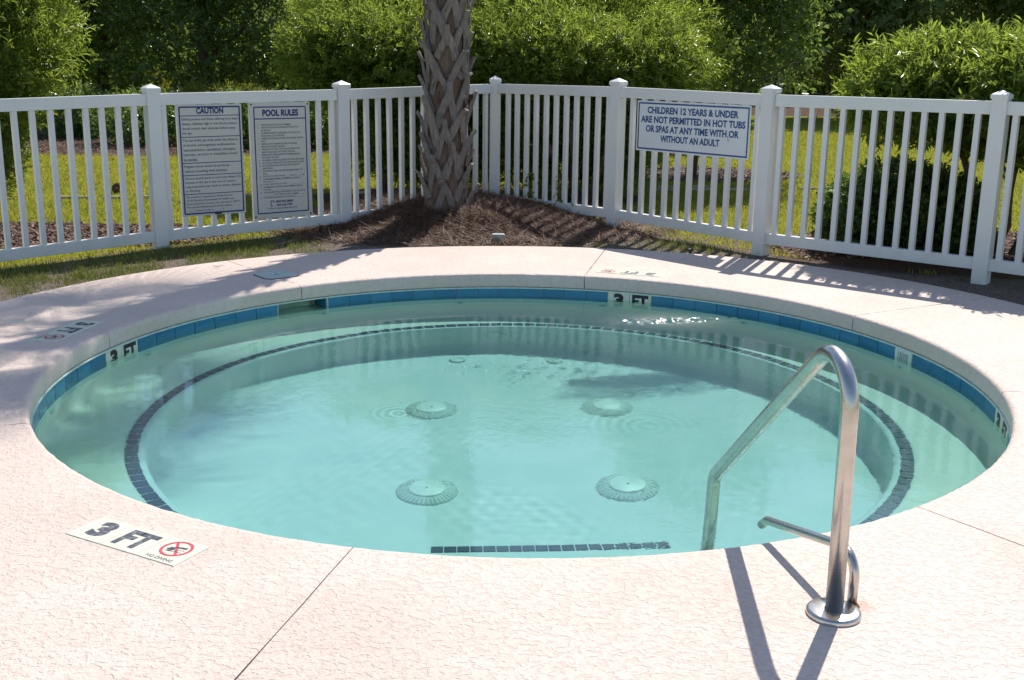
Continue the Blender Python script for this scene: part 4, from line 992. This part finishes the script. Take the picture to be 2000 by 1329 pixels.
def small_shrub(x, y, r, hgt, mat, label, group='small shrubs in the mulch beds beyond the lawn', n=900, leaf=0.07):
    z = float(ground_z(x, y))
    shrub('small_shrub', label, 'shrub', (x, y, z), [(x, y, z + hgt * 0.48, r, r, hgt * 0.55)], n, 7, leaf, leaf * 0.4, leaf * 2, mat, [([(x, y, z - 0.05), (x, y, z + hgt * 0.5)], 0.03, 0.01)], group, inner=int(n * 0.15), lump=0.12)
small_shrub(-8.3, 21.5, 0.85, 0.86, M_LEAF_B, 'dark rounded shrub seen through the fence left of the first post')
small_shrub(-6.5, 20.0, 0.95, 0.86, M_LEAF_B, 'dark rounded shrub seen between the first post and the caution sign')
small_shrub(-4.6, 19.6, 0.9, 0.86, M_LEAF_B, 'dark rounded shrub seen between the two tall signs')
small_shrub(-3.2, 19.8, 0.85, 0.86, M_LEAF_B, 'dark rounded shrub seen right of the pool rules sign')
small_shrub(-9.3, 28.5, 0.7, 1.10, M_LEAF_D, 'yellow green low shrub rising over the rail right of the first capped post')
small_shrub(-6.0, 23.5, 1.3, 0.90, M_LEAF_D, 'yellow green low shrub showing over the rail above the caution sign', n=1400)
small_shrub(-12.8, 35.0, 0.45, 0.95, M_LEAF_D, 'tiny conical shrub over the rail left of the first capped post')
small_shrub(-10.9, 35.5, 0.35, 0.9, M_LEAF_C, 'tiny thin shrub over the rail beside the conical one')
small_shrub(3.1, 19.0, 0.8, 1.0, M_LEAF_D, 'yellow green low shrub over the rail at the children rule sign', n=700)
# woodland far behind, one mass
wb = []
for k in range(46):
    a = -48 + 96 * k / 45 + random.uniform(-1, 1); R = 46 + random.uniform(-4, 8)
    wb.append((R * math.sin(rad(a)), R * math.cos(rad(a)), random.uniform(2.2, 3.2), random.uniform(2.4, 3.6), 2.4, random.uniform(3.2, 4.2)))
    if k % 3 == 0: wb.append((1.25 * R * math.sin(rad(a + 1)), 1.08 * R * math.cos(rad(a + 1)), random.uniform(6.5, 8.5), random.uniform(2.4, 3.6), 2.4, random.uniform(2.2, 3.4)))
for k in range(50):
    a = -46 + 92 * k / 49; R = 43 + random.uniform(-1, 2); wb.append((R * math.sin(rad(a)), R * math.cos(rad(a)), 0.9, 1.9, 1.5, random.uniform(1.3, 2.0)))
P_, D_, N_ = sprigs(wb, 60000, 6, 0.6, up=0.3, lump=0.18, shell=0.3)
o = leaf_mesh('woodland', P_, D_, N_, 0.32 * rng.uniform(0.7, 1.3, len(P_)), 0.17, M_LEAF_C); tag(o, kind='stuff', label='distant mixed woodland closing the view beyond the lawn')
# hanging vine leaves on the corner of the fence
vn = empty('creeping_vine', (0.05, 10.82, 0.05)); tag(vn, 'small leafy vine creeping over the bottom rail at the fence corner', 'vine')
bm = bmesh.new(); limb(bm, wig((-0.15, 0.10, 0.0), (0.75, -0.66, 0.06), 8, 0.03), 0.005, 0.003, 6); limb(bm, wig((0.1, -0.05, 0), (0.12, -0.09, 0.34), 5, 0.04), 0.004, 0.002, 6); limb(bm, wig((0.35, -0.3, 0), (0.42, -0.36, 0.42), 5, 0.04), 0.004, 0.002, 6)
bmobj('vine_stem', bm, M_BARK, vn)
vp = np.concatenate([np.stack([np.linspace(-0.15, 0.75, 90), np.linspace(0.10, -0.66, 90), np.full(90, 0.04)], 1), np.stack([np.full(40, 0.11), np.full(40, -0.08), np.linspace(0, 0.34, 40)], 1), np.stack([np.full(50, 0.39), np.full(50, -0.34), np.linspace(0, 0.42, 50)], 1)])
vp = vp + rng.normal(size=vp.shape) * 0.03; leaf_mesh('vine_leaves', vp, rng.normal(size=vp.shape), rng.normal(size=vp.shape), 0.05, 0.03, M_LEAF_D, vn)

# ------------------------------------------------------------------ palm
PX, PY = -0.625, 10.12
pz = float(ground_z(PX, PY))
palm = empty('palm_tree', (PX, PY, pz)); tag(palm, 'palm with a trunk of crossed grey leaf boots in front of the fence corner', 'palm tree')
def lean(z): return Vector((0.010 * z + 0.006 * z * z * 0.5, -0.004 * z, z))
bm = bmesh.new(); rings = []
TH = 5.75
for i in range(55):
    z = -0.15 + (TH + 0.15) * i / 54; c = lean(z); r = 0.164 + 0.03 * math.exp(-max(z, 0) / 0.25) - 0.004 * z
    rings.append([bm.verts.new(c + Vector(((r + random.gauss(0, 0.004)) * math.cos(2 * PI * k / 28), (r + random.gauss(0, 0.004)) * math.sin(2 * PI * k / 28), 0))) for k in range(28)])
for A, B in zip(rings, rings[1:]):
    for k in range(28): bm.faces.new((A[k], A[(k + 1) % 28], B[(k + 1) % 28], B[k]))
bm.faces.new(rings[-1]); bmobj('trunk', bm, M_TRUNK, palm, smooth=True)
def boot_mesh(seed):
    rs = random.Random(seed); bm = bmesh.new()
    wv = rs.uniform(0.8, 1.25); wv2 = rs.uniform(0.75, 1.25)
    def strip(pts, w0, w1, th):
        w0 *= wv; w1 *= wv2; pts = [(a + rs.gauss(0, 0.018), r + rs.uniform(-0.003, 0.006), z + rs.gauss(0, 0.006)) for a, r, z in pts]
        # pts are (angle, radius, z); the flat side follows the trunk
        vs = []
        P_ = [Vector((r * math.cos(a), r * math.sin(a), z)) for a, r, z in pts]
        for i, (a, r, z) in enumerate(pts):
            t = (P_[min(i + 1, len(P_) - 1)] - P_[max(i - 1, 0)]).normalized(); nr = Vector((math.cos(a), math.sin(a), 0)); s = t.cross(nr).normalized(); nr = s.cross(t).normalized()
            w = (w0 + (w1 - w0) * i / (len(pts) - 1)) / 2
            vs.append([bm.verts.new(P_[i] + s * w - nr * th / 2), bm.verts.new(P_[i] + s * w * 0.9 + nr * th * 0.35), bm.verts.new(P_[i] + nr * th * 0.62), bm.verts.new(P_[i] - s * w * 0.9 + nr * th * 0.35), bm.verts.new(P_[i] - s * w - nr * th / 2)])
        for A, B in zip(vs, vs[1:]):
            for k in range(5): bm.faces.new((A[k], A[(k + 1) % 5], B[(k + 1) % 5], B[k]))
        bm.faces.new(vs[0][::-1]); bm.faces.new(vs[-1])
    R0 = 0.194; sp_ = 0.50 + rs.uniform(-0.05, 0.06); dn = 0.255 + rs.uniform(-0.02, 0.03); ap = 0.240 + rs.uniform(-0.008, 0.014)
    lean_ = rs.uniform(-0.09, 0.09)
    strip([(-sp_, R0, -dn), (-sp_ * 0.62, R0 + 0.012, -dn * 0.62), (-sp_ * 0.25 + lean_ * .3, ap - 0.018, -dn * 0.26), (lean_, ap, 0.0)], 0.078, 0.060, 0.022)
    strip([(sp_, R0 + 0.004, -dn), (sp_ * 0.62, R0 + 0.018, -dn * 0.62), (sp_ * 0.25 + lean_ * .3, ap - 0.008, -dn * 0.24), (lean_ * 1.2, ap + 0.012, 0.012), (lean_ * 2.4, ap + 0.040 + rs.uniform(0, 0.025), 0.060 + rs.uniform(0, 0.035))], 0.084, 0.050, 0.026)
    bmesh.ops.recalc_face_normals(bm, faces=bm.faces)
    me = bpy.data.meshes.new('leaf_boot'); bm.to_mesh(me); bm.free(); me.materials.append(M_BOOT); return me
boots = [boot_mesh(s) for s in range(24)]
k = 0; z = 0.13
while z < TH - 0.1:
    a = k * rad(137.5); o = link('leaf_boot', boots[(k * 7) % 24], None, palm)
    sc = 0.89 * (1 - 0.02 * z + 0.13 * math.exp(-z / 0.25)) * random.uniform(0.96, 1.06)
    o.matrix_local = Matrix.Translation(lean(z)) @ Matrix.Rotation(a + random.gauss(0, 0.10), 4, 'Z') @ Matrix.Rotation(random.gauss(0, 0.035), 4, 'X') @ Matrix.Diagonal((sc, sc, random.uniform(0.8, 1.2), 1))
    z += 0.0385; k += 1
nf = 900; fa = rng.uniform(0, 2 * PI, nf); fz = rng.uniform(0.1, TH - 0.3, nf); frr = rng.uniform(0.168, 0.205, nf)
fp = np.stack([frr * np.cos(fa) + 0.010 * fz, frr * np.sin(fa), fz], 1)
fd = np.stack([0.45 * np.cos(fa + rng.normal(size=nf)), 0.45 * np.sin(fa + rng.normal(size=nf)), rng.choice([-1.0, -1.0, 0.8], nf)], 1)
tag(leaf_mesh('loose_fibre', fp, fd, rng.normal(size=(nf, 3)), rng.uniform(0.05, 0.14, nf), 0.006, M_STRAW, palm), kind='stuff')
# fan fronds
def frond_mesh(seed):
    r_ = np.random.default_rng(seed); V, F = [], []
    pet = 0.62 + r_.uniform(-0.1, 0.12)
    def quad(a, b_, c, d): i = len(V); V.extend([a, b_, c, d]); F.append((i, i + 1, i + 2, i + 3))
    droop = lambda s: -0.22 * s * s
    for i in range(6):
        s0, s1 = pet * i / 6, pet * (i + 1) / 6
        quad((s0, -0.012, droop(s0)), (s1, -0.01, droop(s1)), (s1, 0.01, droop(s1)), (s0, 0.012, droop(s0)))
        quad((s0, 0, droop(s0) - 0.012), (s1, 0, droop(s1) - 0.01), (s1, 0, droop(s1) + 0.008), (s0, 0, droop(s0) + 0.01))
    ns = 38
    for j in range(ns):
        a = rad(-125 + 250 * j / (ns - 1)); Lg = 0.80 * (0.72 + 0.28 * math.cos(a * 0.7)) * r_.uniform(0.9, 1.06); cx = pet + 0.0
        da = rad(2.9); pts = []
        for t, wf in ((0.03, 0.9), (0.35, 1.0), (0.62, 0.62), (0.85, 0.28), (1.0, 0.04)):
            rr = Lg * t; hz = droop(pet) - 0.16 * t ** 2 * Lg - 0.42 * max(0, t - 0.55) ** 1.6 * r_.uniform(0.6, 1.6) + 0.10 * t * abs(math.sin(a))
            w = rr * math.tan(da) * wf if t < 0.4 else 0.35 * Lg * math.tan(da) * wf
            x, y = cx + rr * math.cos(a), rr * math.sin(a); pts.append(((x - w * math.sin(a) * -1, y - w * math.cos(a), hz), (x - w * math.sin(a), y + w * math.cos(a), hz), (x, y, hz - w * 0.5)))
        for A, B in zip(pts, pts[1:]):
            quad(A[0], B[0], B[2], A[2]); quad(A[2], B[2], B[1], A[1])
    me = bpy.data.meshes.new('frond'); me.from_pydata([tuple(map(float, v)) for v in V], [], F); me.update(); me.materials.append(M_FROND); return me
fr = [frond_mesh(s) for s in range(5)]
for k in range(24):
    a = k * rad(137.5); t = k / 23; el = rad(62 - 95 * t) 
    o = link('frond', fr[k % 5], None, palm)
    o.matrix_local = Matrix.Translation(lean(TH - 0.05 - 0.28 * t)) @ Matrix.Rotation(a, 4, 'Z') @ Matrix.Rotation(-el, 4, 'Y') @ Matrix.Translation((0.12, 0, 0))

# ------------------------------------------------------------------ ground cover as stuff
def blades(name, pts, hgt, wid, mat, lean_=0.35, flat=False, label=None):
    n = len(pts); P0 = np.c_[pts, ground_z(pts[:, 0], pts[:, 1])]
    a = rng.uniform(0, 2 * PI, n); s = np.stack([np.cos(a), np.sin(a), np.zeros(n)], 1)
    h_ = hgt * rng.uniform(0.5, 1.3, n)[:, None]; w_ = wid * rng.uniform(0.7, 1.3, n)[:, None]
    if flat:
        b2 = rng.uniform(0, 2 * PI, n); d = np.stack([np.cos(b2), np.sin(b2), rng.normal(size=n) * 0.26 + 0.08], 1); P0[:, 2] += rng.uniform(0.0, 0.022, n); s = np.stack([-np.sin(b2), np.cos(b2), rng.normal(size=n) * 0.4], 1)
    else:
        d = np.stack([rng.normal(size=n) * lean_, rng.normal(size=n) * lean_, np.ones(n)], 1); P0[:, 2] -= 0.004
    d /= np.linalg.norm(d, axis=1, keepdims=True)
    if flat: co = np.stack([P0 - s * w_ / 2, P0 + s * w_ / 2, P0 + d * h_ + s * w_ * 0.3], 1)
    else: co = np.stack([P0 - s * w_ / 2, P0 + s * w_ / 2, P0 + d * h_], 1)
    co = co.reshape(-1, 3).astype(np.float32); me = bpy.data.meshes.new(name)
    me.vertices.add(n * 3); me.vertices.foreach_set('co', co.ravel()); me.loops.add(n * 3); me.loops.foreach_set('vertex_index', np.arange(n * 3, dtype=np.int32))
    me.polygons.add(n); me.polygons.foreach_set('loop_start', (np.arange(n) * 3).astype(np.int32)); me.update(calc_edges=True)
    o = link(name, me, mat); tag(o, kind='stuff', label=label); return o
def outside_deck(p, m=0.02):
    a = np.degrees(np.arctan2(p[:, 1] - CY, p[:, 0] - CX)); r = np.hypot(p[:, 0] - CX, p[:, 1] - CY)
    ro = np.array([r_outer(x) for x in a]); return r > ro + m
fx = np.array([p[0] for p in POSTS]); fy = np.array([p[1] for p in POSTS])
def front_of_fence(p): return p[:, 1] < np.interp(p[:, 0], fx, fy)
def pn(p, s, seed): return gnoise(p[:, 0], p[:, 1], s, seed)
# patchy turf inside the fence, left
p = np.c_[rng.uniform(-6.0, -0.9, 150000), rng.uniform(5.5, 10.2, 150000)]
d = np.hypot(p[:, 0] - OCX, p[:, 1] - OCY) - R_OUT
k1 = outside_deck(p) & front_of_fence(p + np.array([0, 0.05])) & ~ell_in(p[:, 0], p[:, 1], (-0.45, 10.4, 1.9, 1.5))
dens = np.clip(-0.12 + d * 0.85 + 1.3 * pn(p, 3.4, 5) + 0.8 * pn(p, 9, 6) - np.clip((p[:, 0] + 2.3) * 0.75, 0, 2), 0, 1)
p = p[k1 & (rng.uniform(size=len(p)) < dens)]
blades('turf_tufts', p, 0.050, 0.007, M_TURF, 0.5, label='patchy grass growing along the left side of the deck')
# turf under the children sign
p = np.c_[rng.normal(1.45, 0.5, 9000), rng.normal(9.15, 0.22, 9000)]
k1 = outside_deck(p) & front_of_fence(p + np.array([0, 0.05])) & (rng.uniform(size=len(p)) < np.clip(0.35 + 0.9 * pn(p, 4, 9), 0, 1))
blades('sparse_grass', p[k1], 0.045, 0.006, M_TURF, 0.5, label='sparse grass in the bare soil below the children sign')
# lawn beyond the fence
p = np.c_[rng.uniform(-9, 9, 260000), 8 + 17 * rng.uniform(size=260000) ** 1.15]
k1 = ~front_of_fence(p - np.array([0, 0.05]))
for e in MULCH_AREAS: k1 &= ~ell_in(p[:, 0], p[:, 1], (e[0], e[1], e[2] * 0.97, e[3] * 0.97))
k1 &= np.abs(p[:, 0]) < 1.0 + p[:, 1] * 0.5
p = p[k1]; blades('lawn_grass', p, 0.05, 0.013, M_GRASS, 0.45, label='short sunlit lawn beyond the fence')
# pine straw on the mound
p = np.c_[rng.normal(-0.4, 0.95, 80000), rng.normal(10.1, 0.62, 80000)]
k1 = outside_deck(p, 0.10) & ell_in(p[:, 0], p[:, 1], (-0.45, 10.35, 2.0, 1.45)) & (np.hypot(p[:, 0] - PX, p[:, 1] - PY) > 0.2)
blades('pine_straw', p[k1], 0.15, 0.0048, M_STRAW, flat=True, label='reddish pine straw heaped round the palm')
# bark chips in beds and leaf litter in the soil
p = np.concatenate([np.c_[rng.uniform(-6.2, -2.4, 9000), rng.uniform(8.8, 10.4, 9000)], np.c_[rng.uniform(2, 6, 6000), rng.uniform(8.6, 10.8, 6000)], np.c_[rng.uniform(0.8, 4, 7000), rng.uniform(14.1, 16.3, 7000)], np.c_[rng.uniform(-14, -2, 16000), rng.uniform(17, 24, 16000)]])
k1 = ~front_of_fence(p); inb = np.zeros(len(p), bool)
for e in MULCH_AREAS: inb |= ell_in(p[:, 0], p[:, 1], e)
p = p[k1 & inb]; blades('bark_mulch', p, 0.055, 0.022, M_CHIP, flat=True, label='reddish bark mulch in the planting beds')
p = np.concatenate([np.c_[rng.uniform(-5.5, 0.5, 7000), rng.uniform(6.0, 9.8, 7000)], np.c_[rng.uniform(-0.5, 5.0, 9000), rng.uniform(6.0, 9.8, 9000)]])
k1 = outside_deck(p, 0.015) & front_of_fence(p + np.array([0, -0.02])) & (rng.uniform(size=len(p)) < 0.55)
blades('leaf_litter', p[k1], 0.032, 0.009, M_CHIP, flat=True, label='dry leaf litter and bark on the bare soil beside the deck')
